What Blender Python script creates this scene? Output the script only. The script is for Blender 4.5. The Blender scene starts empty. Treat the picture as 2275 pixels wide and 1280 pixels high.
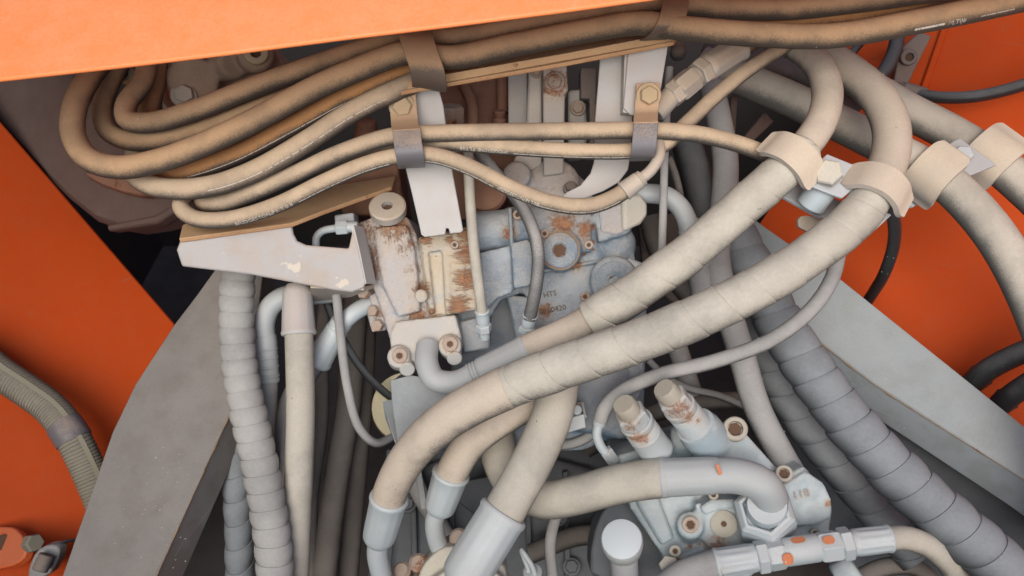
import bpy, bmesh, math, random
from mathutils import Vector, Matrix, noise
random.seed(7)
sc = bpy.context.scene
# ------------------------------------------------------------------ camera
W, H, F = 2275.0, 1280.0, 1785.0
PITCH = math.radians(40)
CAM = Vector((0, 0, 1.6))
RT = Vector((1, 0, 0))
FW = Vector((0, math.cos(PITCH), -math.sin(PITCH)))
UP = Vector((0, math.sin(PITCH), math.cos(PITCH)))
cam = bpy.data.cameras.new('camera')
camo = bpy.data.objects.new('camera', cam)
sc.collection.objects.link(camo)
camo.location = CAM
camo.rotation_euler = (math.pi / 2 - PITCH, 0, 0)
cam.sensor_width = 36
cam.lens = 36 * F / W
cam.clip_start = 0.02
cam.clip_end = 50
cam.dof.use_dof = True
cam.dof.focus_distance = 0.92
cam.dof.aperture_fstop = 9.0
sc.camera = camo
# ------------------------------------------------------------------ sky, sun, exposure
wd = bpy.data.worlds.new('World')
sc.world = wd
wd.use_nodes = True
wn = wd.node_tree
wn.nodes.clear()
SUN_EL, SUN_AZ = math.radians(40), math.radians(188)
sky = wn.nodes.new('ShaderNodeTexSky')
sky.sky_type = 'NISHITA'
sky.sun_disc = False
sky.sun_elevation = SUN_EL
sky.sun_rotation = SUN_AZ
sky.dust_density = 1.8
sky.air_density = 1.0
bgn = wn.nodes.new('ShaderNodeBackground')
bgn.inputs['Strength'].default_value = 0.12
wo = wn.nodes.new('ShaderNodeOutputWorld')
wn.links.new(sky.outputs[0], bgn.inputs[0])
wn.links.new(bgn.outputs[0], wo.inputs[0])
sl = bpy.data.lights.new('sun', 'SUN')
sl.energy = 1.5
sl.angle = math.radians(48)
sl.color = (1.0, 0.985, 0.92)
so = bpy.data.objects.new('sun', sl)
sc.collection.objects.link(so)
sdir = Vector((math.sin(SUN_AZ) * math.cos(SUN_EL), math.cos(SUN_AZ) * math.cos(SUN_EL), math.sin(SUN_EL)))
so.rotation_euler = sdir.to_track_quat('Z', 'Y').to_euler()
so.location = CAM + sdir * 4
sc.view_settings.view_transform = 'Standard'
sc.view_settings.look = 'None'
sc.view_settings.gamma = 1
sc.view_settings.use_curve_mapping = False
sc.view_settings.exposure = 0.68

# ------------------------------------------------------------------ helpers
def P(x, y, d):
    """a point d metres in front of the lens on the sight line of picture point x, y"""
    return CAM + FW * d + RT * ((x - W / 2) / F * d) + UP * ((H / 2 - y) / F * d)

def px(n, d):
    return n * d / F

def toward(p, u=0.0, r=0.0):
    v = (CAM - p).normalized() + UP * u + RT * r
    return v.normalized()

class Plane:
    def __init__(s, a, b, c):
        s.o = P(*a)
        s.n = (P(*b) - s.o).cross(P(*c) - s.o).normalized()
        if s.n.dot(CAM - s.o) < 0:
            s.n = -s.n
    def at(s, x, y, lift=0.0):
        ray = FW + RT * ((x - W / 2) / F) + UP * ((H / 2 - y) / F)
        o = s.o + s.n * lift
        t = (o - CAM).dot(s.n) / ray.dot(s.n)
        return CAM + ray * t

def chaikin(pts, n=1, closed=True):
    for _ in range(n):
        out = []
        m = len(pts)
        rng = range(m) if closed else range(m - 1)
        if not closed:
            out.append(pts[0])
        for i in rng:
            a, b = pts[i], pts[(i + 1) % m]
            if isinstance(a, Vector):
                out += [a * .75 + b * .25, a * .25 + b * .75]
            else:
                out += [tuple(.75 * p + .25 * q for p, q in zip(a, b)), tuple(.25 * p + .75 * q for p, q in zip(a, b))]
        if not closed:
            out.append(pts[-1])
        pts = out
    return pts

class MB:
    def __init__(s):
        s.v, s.f = [], []
    def add(s, vs, fs):
        o = len(s.v)
        s.v += vs
        s.f += [tuple(i + o for i in f) for f in fs]
        return s
    # a flat piece with thickness: outline of points, thickened away from the lens
    def slab(s, poly, thick, along=None):
        n = Vector((0, 0, 0))
        m = len(poly)
        for i in range(m):
            a, b = poly[i], poly[(i + 1) % m]
            n += (a - CAM).cross(b - CAM) * 0 + Vector(((a.y - b.y) * (a.z + b.z), (a.z - b.z) * (a.x + b.x), (a.x - b.x) * (a.y + b.y)))
        n.normalize()
        c = sum(poly, Vector()) / m
        if n.dot(CAM - c) < 0:
            n = -n
            poly = poly[::-1]
        off = along * thick if along is not None else -n * thick
        vs = list(poly) + [p + off for p in poly]
        fs = [tuple(range(m)), tuple(range(2 * m - 1, m - 1, -1))]
        fs += [(i, i + m, (i + 1) % m + m, (i + 1) % m) for i in range(m)]
        return s.add(vs, fs)
    def slab_px(s, poly, d, thick, smooth=0, along=None):
        if smooth:
            poly = chaikin(poly, smooth)
        return s.slab([P(q[0], q[1], q[2] if len(q) > 2 else d) for q in poly], thick, along)
    # body of revolution from p0 to p1; profile = [(fraction along, radius)]
    def lathe(s, p0, p1, prof, seg=24, flute=None, twist=0.0):
        ax = (p1 - p0)
        L = ax.length
        ax = ax / L
        t = Vector((0, 0, 1)) if abs(ax.z) < .9 else Vector((1, 0, 0))
        a = ax.cross(t).normalized()
        b = ax.cross(a)
        vs, fs = [], []
        for (f, r) in prof:
            for j in range(seg):
                th = 2 * math.pi * j / seg + twist
                rr = r
                if flute and flute[2] <= f <= flute[3]:
                    rr = r * (1 - flute[1] * (0.5 + 0.5 * math.cos(flute[0] * (th - twist))))
                vs.append(p0 + ax * (f * L) + (a * math.cos(th) + b * math.sin(th)) * rr)
        k = len(prof)
        for i in range(k - 1):
            for j in range(seg):
                j2 = (j + 1) % seg
                fs.append((i * seg + j, i * seg + j2, (i + 1) * seg + j2, (i + 1) * seg + j))
        fs.append(tuple(range(seg - 1, -1, -1)))
        fs.append(tuple((k - 1) * seg + j for j in range(seg)))
        return s.add(vs, fs)
    def cyl(s, p0, p1, r, seg=24, bev=0.12):
        L = (p1 - p0).length
        b = min(bev * r / L, .3)
        return s.lathe(p0, p1, [(0, r * (1 - bev)), (b, r), (1 - b, r), (1, r * (1 - bev))], seg)
    def hexa(s, p0, p1, r, twist=0.3):
        return s.lathe(p0, p1, [(0, r * .92), (.12, r), (.85, r), (1, r * .9)], 6, twist=twist)
    def ball(s, c, r, sc_=(1, 1, 1), seg=16):
        prof = [(0.5 - 0.5 * math.cos(math.pi * i / 10), max(r * math.sin(math.pi * i / 10), r * .02)) for i in range(11)]
        return s.lathe(c - Vector((0, 0, r)), c + Vector((0, 0, r)), prof, seg)
    # flat strip bent along pts, wv = half width vector
    def ribbon(s, pts, wv, th, rnd=0):
        m = len(pts)
        wv0 = wv
        vs, fs = [], []
        for i, p in enumerate(pts):
            t = (pts[min(i + 1, m - 1)] - pts[max(i - 1, 0)]).normalized()
            if rnd:
                k = min((p - pts[0]).length, (p - pts[-1]).length) / rnd
                wv = wv0 * (.72 + .28 * math.sqrt(max(0, 1 - (1 - min(k, 1)) ** 2)))
            n = t.cross(wv).normalized() * (th / 2)
            vs += [p - wv - n, p + wv - n, p + wv + n, p - wv + n]
        for i in range(m - 1):
            for k in range(4):
                k2 = (k + 1) % 4
                fs.append((i * 4 + k, i * 4 + k2, i * 4 + 4 + k2, i * 4 + 4 + k))
        fs.append((3, 2, 1, 0))
        e = (m - 1) * 4
        fs.append((e, e + 1, e + 2, e + 3))
        return s.add(vs, fs)
    def tube(s, path, r, seg=22, s0=0.0, s1=None, step=0.006, rf=None, caps=True):
        s1 = path.L if s1 is None else s1
        n = max(3, int((s1 - s0) / step))
        vs, fs = [], []
        for i in range(n + 1):
            q = s0 + (s1 - s0) * i / n
            p, t, a, b = path.at(q)
            rr = rf(q) if rf else r
            for j in range(seg):
                th = 2 * math.pi * j / seg
                vs.append(p + (a * math.cos(th) + b * math.sin(th)) * rr)
        for i in range(n):
            for j in range(seg):
                j2 = (j + 1) % seg
                fs.append((i * seg + j, i * seg + j2, (i + 1) * seg + j2, (i + 1) * seg + j))
        if caps:
            fs.append(tuple(range(seg - 1, -1, -1)))
            fs.append(tuple(n * seg + j for j in range(seg)))
        return s.add(vs, fs)
    # a band wound round the hose in a helix; prof = [(phase, extra radius)]
    def helix(s, path, r, pitch, prof, s0=0.0, s1=None, seg=28, rf=None, jit=0.0, spiral=False):
        s1 = path.L if s1 is None else s1
        n = len(prof)
        turns = int((s1 - s0) / pitch) + 3
        rings = []
        for k in range(-1, turns):
            jj = random.uniform(-jit, jit)
            jr = random.uniform(-jit, jit) * .004
            for (ph, dr) in prof:
                rings.append((s0 + (k + ph + jj * math.sin(math.pi * ph)) * pitch, dr + jr * math.sin(math.pi * ph)))
        if not spiral:
            lean, ph0 = pitch * .26, random.uniform(-.6, .6)
            vs, fs = [], []
            for (q0, dr) in rings:
                for j in range(seg):
                    th = 2 * math.pi * j / seg
                    p, t, a, b = path.at(min(max(q0 + lean * math.sin(th + ph0), s0), s1))
                    rr = (rf(q0) if rf else r) + dr
                    vs.append(p + (a * math.cos(th) + b * math.sin(th)) * rr)
            for i in range(len(rings) - 1):
                for j in range(seg):
                    j2 = (j + 1) % seg
                    q = (i * seg + j, i * seg + j2, (i + 1) * seg + j2, (i + 1) * seg + j)
                    if (vs[q[0]] - vs[q[3]]).length < 1e-7 and (vs[q[1]] - vs[q[2]]).length < 1e-7:
                        continue
                    fs.append(q)
            return s.add(vs, fs)
        vs, fs = [], []
        for (q0, dr) in rings:
            for j in range(seg):
                q = min(max(q0 + pitch * j / seg, s0), s1)
                p, t, a, b = path.at(q)
                th = 2 * math.pi * j / seg
                rr = (rf(q) if rf else r) + dr
                vs.append(p + (a * math.cos(th) + b * math.sin(th)) * rr)
        m = len(rings)
        for i in range(m - 1):
            for j in range(seg):
                if j < seg - 1:
                    q = (i * seg + j, i * seg + j + 1, (i + 1) * seg + j + 1, (i + 1) * seg + j)
                else:
                    # one turn further on the seam closes on the next winding
                    i0 = i - n
                    if i0 < 0:
                        continue
                    q = (i0 * seg + j, i * seg, (i + 1) * seg, (i0 + 1) * seg + j)
                if (vs[q[0]] - vs[q[3]]).length < 1e-7 and (vs[q[1]] - vs[q[2]]).length < 1e-7:
                    continue
                fs.append(q)
        return s.add(vs, fs)

class Path:
    def __init__(s, pts, px_space=True):
        c = [P(*p) for p in pts] if px_space else list(pts)
        d = []
        n = len(c)
        for i in range(n - 1):
            p0 = c[i - 1] if i else c[0] * 2 - c[1]
            p1, p2 = c[i], c[i + 1]
            p3 = c[i + 2] if i + 2 < n else c[n - 1] * 2 - c[n - 2]
            k1 = max((p1 - p0).length, 1e-5) ** .5
            k2 = max((p2 - p1).length, 1e-5) ** .5
            k3 = max((p3 - p2).length, 1e-5) ** .5
            t0, t1 = 0, k1
            t2 = t1 + k2
            t3 = t2 + k3
            for q in range(14):
                t = t1 + (t2 - t1) * q / 14
                A1 = p0 * ((t1 - t) / (t1 - t0)) + p1 * ((t - t0) / (t1 - t0))
                A2 = p1 * ((t2 - t) / (t2 - t1)) + p2 * ((t - t1) / (t2 - t1))
                A3 = p2 * ((t3 - t) / (t3 - t2)) + p3 * ((t - t2) / (t3 - t2))
                B1 = A1 * ((t2 - t) / (t2 - t0)) + A2 * ((t - t0) / (t2 - t0))
                B2 = A2 * ((t3 - t) / (t3 - t1)) + A3 * ((t - t1) / (t3 - t1))
                d.append(B1 * ((t2 - t) / (t2 - t1)) + B2 * ((t - t1) / (t2 - t1)))
        d.append(c[-1])
        for _ in range(2):   # soften
            d = [d[0]] + [(d[i - 1] + d[i] * 2 + d[i + 1]) / 4 for i in range(1, len(d) - 1)] + [d[-1]]
        s.p = d
        s.s = [0.0]
        for i in range(1, len(d)):
            s.s.append(s.s[-1] + (d[i] - d[i - 1]).length)
        s.L = s.s[-1]
        s.t = [(d[min(i + 1, len(d) - 1)] - d[max(i - 1, 0)]).normalized() for i in range(len(d))]
        a = s.t[0].cross(FW).normalized()
        s.a = [a]
        for i in range(1, len(d)):
            a = s.a[-1] - s.t[i] * s.a[-1].dot(s.t[i])
            a.normalize()
            s.a.append(a)
        s._i = 0
    def at(s, q):
        q = min(max(q, 0), s.L)
        lo, hi = 0, len(s.s) - 1
        while hi - lo > 1:
            m = (lo + hi) // 2
            if s.s[m] <= q:
                lo = m
            else:
                hi = m
        k = (q - s.s[lo]) / max(s.s[hi] - s.s[lo], 1e-9)
        p = s.p[lo].lerp(s.p[hi], k)
        t = s.t[lo].lerp(s.t[hi], k).normalized()
        a = s.a[lo].lerp(s.a[hi], k)
        a = (a - t * a.dot(t)).normalized()
        return p, t, a, t.cross(a)
    def near(s, x, y):
        """length along the path of the point nearest to picture point x, y"""
        best = None
        for i, p in enumerate(s.p):
            v = p - CAM
            dd = v.dot(FW)
            X = W / 2 + v.dot(RT) / dd * F
            Y = H / 2 - v.dot(UP) / dd * F
            e = (X - x) ** 2 + (Y - y) ** 2
            if best is None or e < best[0]:
                best = (e, s.s[i])
        return best[1]

def link(o):
    sc.collection.objects.link(o)
    return o

def tag(o, label=None, cat=None, group=None, kind=None):
    if label: o['label'] = label
    if cat: o['category'] = cat
    if group: o['group'] = group
    if kind: o['kind'] = kind
    return o

def thing(name, label, cat, at, group=None):
    e = bpy.data.objects.new(name, None)
    e.empty_display_size = .02
    e.location = at
    link(e)
    return tag(e, label, cat, group)

def wloc(o):
    v = Vector(o.location)
    while o.parent:
        o = o.parent
        v += Vector(o.location)
    return v

def obj(name, mb, mat, parent=None, label=None, cat=None, group=None, kind=None, bevel=0, remesh=0, smooth_it=0, sharp=38, flat=False, subdiv=0):
    me = bpy.data.meshes.new(name)
    lo = Vector((min(v.x for v in mb.v), min(v.y for v in mb.v), min(v.z for v in mb.v)))
    hi = Vector((max(v.x for v in mb.v), max(v.y for v in mb.v), max(v.z for v in mb.v)))
    c = (lo + hi) / 2
    me.from_pydata([v - c for v in mb.v], [], mb.f)
    me.validate()
    bm = bmesh.new()
    bm.from_mesh(me)
    bmesh.ops.recalc_face_normals(bm, faces=bm.faces)
    bm.to_mesh(me)
    bm.free()
    if not flat:
        me.shade_smooth()
        if not remesh:
            me.set_sharp_from_angle(angle=math.radians(sharp))
    me.materials.append(M[mat] if isinstance(mat, str) else mat)
    o = link(bpy.data.objects.new(name, me))
    if parent is not None:
        o.parent = parent
        o.location = c - wloc(parent)
    else:
        o.location = c
    if remesh:
        md = o.modifiers.new('cast', 'REMESH')
        md.mode = 'VOXEL'
        md.voxel_size = remesh
        md.use_smooth_shade = True
        md2 = o.modifiers.new('soft', 'SMOOTH')
        md2.iterations = smooth_it or 6
        md2.factor = .5
    if bevel:
        md = o.modifiers.new('edge', 'BEVEL')
        md.width = bevel
        md.segments = 2
        md.limit_method = 'ANGLE'
        md.angle_limit = math.radians(40)
        md.harden_normals = False
    return tag(o, label, cat, group, kind)

# ------------------------------------------------------------------ materials
M = {}
def surf(name, base, dust=None, amt=1.0, thr=(-.1, .4), grain=.5, rough=.65, drough=.9, metal=0.0, rust=0.0,
         rcol=((.16, .035, .012), (.36, .13, .04)), spots=(), bump=.25, bdist=.0008, var=.18, bscale=420.0, tint=None, spec=.4, chips=None, scale=1.0, streak=None, joints=False, scratch=None, lump=1.5):
    m = bpy.data.materials.new(name)
    m.use_nodes = True
    nt = m.node_tree
    N, L = nt.nodes, nt.links
    N.clear()
    def nd(t, **k):
        n = N.new(t)
        for a, b in k.items():
            setattr(n, a, b)
        return n
    def mth(op, a, b=None, c=None, cl=False):
        n = nd('ShaderNodeMath', operation=op, use_clamp=cl)
        for i, v in enumerate((a, b, c)):
            if v is None: continue
            if isinstance(v, (int, float)): n.inputs[i].default_value = v
            else: L.new(v, n.inputs[i])
        return n.outputs[0]
    def mr(v, a, b, c=0.0, d=1.0):
        n = nd('ShaderNodeMapRange', interpolation_type='SMOOTHSTEP')
        L.new(v, n.inputs[0])
        for i, q in enumerate((a, b, c, d)):
            n.inputs[i + 1].default_value = q
        return n.outputs[0]
    def mix(f, a, b):
        n = nd('ShaderNodeMix', data_type='RGBA')
        if isinstance(f, float): n.inputs[0].default_value = f
        else: L.new(f, n.inputs[0])
        for i, v in ((6, a), (7, b)):
            if isinstance(v, tuple): n.inputs[i].default_value = (*v, 1)
            else: L.new(v, n.inputs[i])
        return n.outputs[2]
    geo = nd('ShaderNodeNewGeometry')
    pos = geo.outputs['Position']
    npos = pos
    if streak:
        sv = nd('ShaderNodeVectorMath', operation='MULTIPLY')
        L.new(pos, sv.inputs[0]); sv.inputs[1].default_value = streak
        npos = sv.outputs[0]
    def nz(scale_, det=5, rgh=.55, off=0.0):
        n = nd('ShaderNodeTexNoise')
        n.inputs['Scale'].default_value = scale_ * scale
        n.inputs['Detail'].default_value = det
        n.inputs['Roughness'].default_value = rgh
        if off:
            v = nd('ShaderNodeVectorMath', operation='ADD')
            L.new(npos, v.inputs[0]); v.inputs[1].default_value = (off, off * .7, -off)
            L.new(v.outputs[0], n.inputs['Vector'])
        else:
            L.new(pos, n.inputs['Vector'])
        return n.outputs[0]
    n1, n2, n3 = nz(45, 6), nz(bscale, 4, .65), nz(11, 4)
    shade = mth('ADD', 1 - var, mth('MULTIPLY', n3, 2 * var))
    def mul(col, f):
        n = nd('ShaderNodeVectorMath', operation='SCALE')
        if isinstance(col, tuple): n.inputs[0].default_value = col
        else: L.new(col, n.inputs[0])
        L.new(f, n.inputs['Scale'])
        return n.outputs[0]
    col = mul(base, shade)
    rgh = rough
    if tint:
        col = mix(mr(nz(23, 5, off=1.7), .45, .62), col, tint)
    if dust:
        sep = nd('ShaderNodeSeparateXYZ')
        L.new(geo.outputs['Normal'], sep.inputs[0])
        k = mth('ADD', sep.outputs[2], mth('MULTIPLY', mth('SUBTRACT', n1, .5), grain * 1.1))
        k = mth('ADD', k, mth('MULTIPLY', mth('SUBTRACT', nz(bscale * 1.9, 3, .6, off=.9), .5), grain * 1.5))
        dm = mth('MULTIPLY', mth('MULTIPLY', mr(k, *thr), amt), mth('ADD', .70, mth('MULTIPLY', mr(nz(17, 6, .62, off=9.2), .30, .58), .30)))
        dc = mul(dust, mth('ADD', mth('MULTIPLY', n2, .3), mth('ADD', 1 - var - .15, mth('MULTIPLY', nz(19, 5, off=4.1), 2 * var))))
        col = mix(dm, col, dc)
        r2 = mr(dm, 0, 1, rough, drough)
        rgh = r2
    rm = None
    if rust > 0:
        rb = nz(26, 7, .68, off=2.3)
        if joints:
            rb = mth('ADD', rb, mth('MULTIPLY', mr(geo.outputs['Pointiness'], .495, .44), .22))
        rm = mr(mth('ADD', rb, mth('MULTIPLY', mth('SUBTRACT', n2, .5), .25)), .74 - rust * .3, .80 - rust * .28)
    if spots:
        wob = mth('MULTIPLY', mth('SUBTRACT', nz(75, 7, .7, off=3.3), .5), 1.7)
        fine = mth('MULTIPLY', mth('SUBTRACT', nz(260, 5, .75, off=6.1), .5), 2.4)
        st = None
        for (sp, sr) in spots:
            v = nd('ShaderNodeVectorMath', operation='DISTANCE')
            L.new(pos, v.inputs[0]); v.inputs[1].default_value = sp
            k = mth('ADD', mth('DIVIDE', v.outputs['Value'], sr), wob)
            q = mr(mth('ADD', k, fine), .95, .35)
            h = mr(mth('ADD', k, mth('MULTIPLY', fine, .4)), 1.7, .3)
            rm = q if rm is None else mth('MAXIMUM', rm, q)
            st = h if st is None else mth('MAXIMUM', st, h)
        col = mix(mth('MULTIPLY', st, .5), col, (.47, .33, .205))
    if rm is not None:
        rc = mix(mr(nz(130, 6, .7, off=5.5), .35, .65), rcol[0], rcol[1])
        rm = mth('MULTIPLY', rm, .84)
        col = mix(rm, col, rc)
    if scratch:
        for (sv3, o_) in (((3, 3, 60), 1.1), ((60, 9, 5), 2.9)):
            v = nd('ShaderNodeVectorMath', operation='MULTIPLY')
            L.new(pos, v.inputs[0]); v.inputs[1].default_value = sv3
            n = nd('ShaderNodeTexNoise')
            n.inputs['Scale'].default_value = 3.0; n.inputs['Detail'].default_value = 5; n.inputs['Roughness'].default_value = .7
            L.new(v.outputs[0], n.inputs['Vector'])
            sm = mth('MULTIPLY', mr(n.outputs[0], .62, .70), mr(nz(9, 3, off=8 + o_), .5, .68))
            col = mix(mth('MULTIPLY', sm, scratch[1]), col, scratch[0])
    if chips:
        cm = mr(nz(chips[1], 3, .5, off=7.7), chips[2], chips[2] + .03)
        col = mix(cm, col, chips[0])
    bs = nd('ShaderNodeBsdfPrincipled')
    L.new(col, bs.inputs['Base Color'])
    if isinstance(rgh, float): bs.inputs['Roughness'].default_value = rgh
    else: L.new(rgh, bs.inputs['Roughness'])
    bs.inputs['Specular IOR Level'].default_value = spec
    if metal:
        bs.inputs['Metallic'].default_value = metal
    if bump:
        b = nd('ShaderNodeBump')
        b.inputs['Strength'].default_value = bump
        b.inputs['Distance'].default_value = bdist
        hgt = mth('ADD', n2, mth('MULTIPLY', n1, lump))
        if rm is not None:
            hgt = mth('ADD', hgt, mth('MULTIPLY', rm, mth('MULTIPLY', n2, 2.5)))
        L.new(hgt, b.inputs['Height'])
        L.new(b.outputs[0], bs.inputs['Normal'])
    out = nd('ShaderNodeOutputMaterial')
    L.new(bs.outputs[0], out.inputs[0])
    M[name] = m
    return m

TAN, BUFF, PALE = (.49, .315, .18), (.52, .39, .265), (.49, .447, .372)  # TAN dust also carries painted warmth in place of orange bounce light
SPOT = ((.22, .19, .165), 75, .745)
FLECK = ((.60, .50, .40), 330, .74)
surf('hose_tan', (.075, .06, .049), TAN, thr=(-.45, .58), grain=.7, chips=FLECK)
surf('hose_brown', (.085, .062, .048), (.42, .235, .115), thr=(-.2, .5), grain=.8, chips=FLECK)
surf('hose_buff', (.08, .07, .062), BUFF, thr=(-.5, .52), grain=.7, chips=FLECK)
surf('hose_orange', (.09, .065, .05), (.46, .225, .09), thr=(-.3, .4), grain=.8, chips=FLECK)
surf('hose_side', (.15, .145, .13), (.50, .44, .365), thr=(-.25, .5), grain=.6, chips=FLECK)
surf('slate', (.10, .11, .122), (.18, .185, .19), thr=(.2, 1), rough=.7)  # tone lifted and blued in place of haze over the deep gaps
surf('hose_pale', (.14, .133, .122), PALE, thr=(-.7, .3), grain=.6, bump=.35, chips=SPOT)
surf('wrap_pale', (.13, .125, .115), PALE, thr=(-.7, .3), grain=.6, bump=.5, bscale=260, chips=SPOT)
surf('hose_end', (.12, .11, .10), (.53, .445, .355), thr=(-.6, .25), grain=.8, bump=.3, chips=SPOT)
surf('wrap_grey', (.15, .15, .145), (.40, .385, .36), thr=(-.7, .4), grain=.3, bump=.3, bscale=260, var=.1)
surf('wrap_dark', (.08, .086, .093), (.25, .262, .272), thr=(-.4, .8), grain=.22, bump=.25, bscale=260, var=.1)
surf('hose_grey', (.10, .10, .10), (.36, .345, .33), thr=(-.5, .3), grain=.5)
surf('hose_dark', (.03, .031, .034), (.13, .13, .13), thr=(.1, .9), grain=.5, rough=.45)
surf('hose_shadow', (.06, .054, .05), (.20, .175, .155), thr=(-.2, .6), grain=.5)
surf('print_white', (.64, .60, .53), None, var=.1, bump=0, chips=((.24, .2, .16), 420, .56))
surf('zinc', (.50, .565, .595), (.52, .49, .45), amt=.6, thr=(-.3, .9), grain=.9, rough=.48, metal=.15, bump=.12, var=.1)
surf('zinc_dusty', (.50, .48, .45), (.55, .44, .33), amt=.9, thr=(-.4, .5), grain=.6, rough=.45, metal=.3, bump=.15)
surf('pipe_grey', (.42, .45, .46), (.46, .44, .41), amt=.6, thr=(-.2, .9), grain=.6, rough=.5, metal=.1, bump=.12, var=.1)
surf('clamp_dark', (.13, .12, .122), (.42, .28, .18), thr=(.5, .85), grain=.6, rough=.5)
surf('strap_steel', (.15, .14, .15), (.40, .31, .24), amt=.75, thr=(.55, 1.1), grain=.9, rough=.45, chips=((.6, .58, .55), 120, .75))
surf('tab_rust', (.42, .25, .15), (.54, .37, .24), thr=(.2, .9), grain=.8, rust=.42, bump=.4)
surf('engine_tan', (.30, .23, .17), (.47, .36, .26), thr=(-.3, .7), grain=.7, rust=.05)
surf('pilot_dark', (.10, .10, .10), (.36, .34, .32), thr=(.2, .9), grain=.5)
surf('clamp_tan', (.14, .105, .085), (.42, .27, .16), thr=(.0, .5), grain=.6)
surf('saddle', (.42, .38, .34), (.58, .48, .37), thr=(-.5, .2), grain=.5, bump=.12, var=.08)
surf('plate_white', (.47, .46, .445), (.51, .42, .36), scratch=((.36, .32, .30), .5), rust=.06, amt=.75, thr=(.2, 1.0), grain=.7, rough=.5, bump=.1, var=.06)
surf('plate_steel', (.44, .46, .48), (.47, .45, .43), amt=.6, thr=(0, 1), rough=.45, metal=.1, bump=.1, var=.07)
surf('bracket_paint', (.44, .415, .40), (.50, .41, .34), amt=.85, thr=(.35, 1.05), scratch=((.33, .28, .25), .7), rust=.1, grain=1.0, rough=.55, bump=.2, var=.08, tint=(.43, .37, .32), chips=((.62, .54, .44), 38, .66))
surf('tray_rust', (.42, .21, .095), (.54, .34, .185), thr=(-.2, .6), rust=.35, grain=.8, bump=.5)  # rust and dust, with warm bounce light painted into the tone
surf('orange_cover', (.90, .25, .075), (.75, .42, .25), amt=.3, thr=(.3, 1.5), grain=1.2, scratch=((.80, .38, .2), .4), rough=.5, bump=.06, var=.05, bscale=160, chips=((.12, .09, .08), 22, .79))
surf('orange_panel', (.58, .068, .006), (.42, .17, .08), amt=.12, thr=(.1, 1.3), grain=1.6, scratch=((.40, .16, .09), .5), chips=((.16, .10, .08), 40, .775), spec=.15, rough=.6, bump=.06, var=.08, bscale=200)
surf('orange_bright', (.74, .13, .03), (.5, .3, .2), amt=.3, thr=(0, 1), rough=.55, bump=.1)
surf('grey_plate_warm', (.225, .203, .186), (.35, .32, .285), scratch=((.40, .37, .33), .5), tint=(.19, .165, .145), amt=.6, thr=(.3, 1.2), grain=.6, rough=.6, bump=.12, var=.1, rust=.05, bscale=300, chips=((.62, .6, .56), 60, .745))
surf('grey_plate_cool', (.265, .285, .30), (.39, .40, .385), scratch=((.45, .46, .45), .5), tint=(.23, .245, .245), amt=.6, thr=(.2, 1.1), grain=.5, rough=.55, bump=.1, var=.09, rust=.03, bscale=300)
surf('edge_rust', (.25, .14, .07), (.34, .24, .15), thr=(0, .8), rust=.5, grain=.8, bump=.4)
surf('cavity', (.075, .066, .062), (.17, .15, .135), amt=.7, thr=(.2, 1), rough=.85, bump=.3)  # tone lifted to stand in for hazy light in the dark gaps
surf('plum_housing', (.10, .06, .052), (.17, .115, .095), thr=(0, .9), grain=.5, rough=.8)
surf('dark_cast', (.10, .095, .095), (.25, .20, .165), thr=(-.2, .7), rust=.15, grain=.8)
surf('rusty_dark', (.15, .065, .042), (.32, .17, .11), thr=(-.2, .7), rust=.4, grain=.8)
surf('bolt_rust', (.30, .19, .14), (.44, .35, .28), thr=(-.2, .9), rust=.55, grain=.8, bump=.4)
surf('bolt_tan', (.40, .29, .18), (.50, .37, .23), thr=(-.3, .5), rust=.08, grain=.6)
surf('bolt_beige', (.34, .29, .24), (.43, .39, .32), thr=(-.3, .6), rust=.3, grain=.7)
surf('bolt_pale', (.45, .43, .39), (.56, .51, .42), thr=(-.3, .5), rust=.05, grain=.5)
surf('cream', (.56, .47, .28), (.60, .53, .36), thr=(-.3, .6), grain=.4, var=.06)
surf('white_cap', (.54, .57, .57), None, rough=.5, var=.04, bump=.08, chips=((.2, .18, .15), 90, .80))
surf('white_shaft', (.50, .50, .51), (.5, .48, .46), amt=.5, thr=(0, 1), rough=.5, bump=.1)
surf('socket_dark', (.12, .065, .04), None, rough=.9)
surf('conduit', (.14, .125, .10), (.28, .25, .19), thr=(-.3, .5), grain=.5)
surf('conduit_seam', (.36, .32, .23), None, var=.2)
surf('flange_cream', (.52, .49, .42), (.56, .51, .42), thr=(-.3, .6), grain=.5, rust=.05)
surf('mark_orange', (.58, .20, .09), None, var=.1, bump=0)
surf('stamp_dark', (.15, .115, .09), None, bump=0)
surf('blue_cast', (.13, .19, .255), (.33, .32, .32), amt=.75, thr=(.0, .9), grain=.9, rust=.04, bump=.5, bscale=300, tint=(.27, .30, .33))
# ------------------------------------------------------------------ builders for hoses and fittings
HOSES = {}
def mean_d(pts):
    return sum(p[2] for p in pts) / len(pts)

def hose(name, label, pts, w, mat, cat='hose', group=None, parent=None, part='hose', step=.006, seg=22, fittings=False):
    """one hose; with fittings it becomes an Empty that parents tube and fittings"""
    pa = Path(pts)
    r = px(w, mean_d(pts)) / 2
    mb = MB().tube(pa, r, seg=seg, step=step)
    if parent is not None:
        o = obj(part, mb, mat, parent)
        HOSES[label or part + str(len(HOSES))] = (pa, r)
        return o, pa, r
    HOSES[label] = (pa, r)
    if fittings:
        e = thing(name, label, cat, P(*pts[-1]), group)
        obj('rubber_tube', mb, mat, e)
        return e, pa, r
    return obj(name, mb, mat, None, label, cat, group), pa, r

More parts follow.
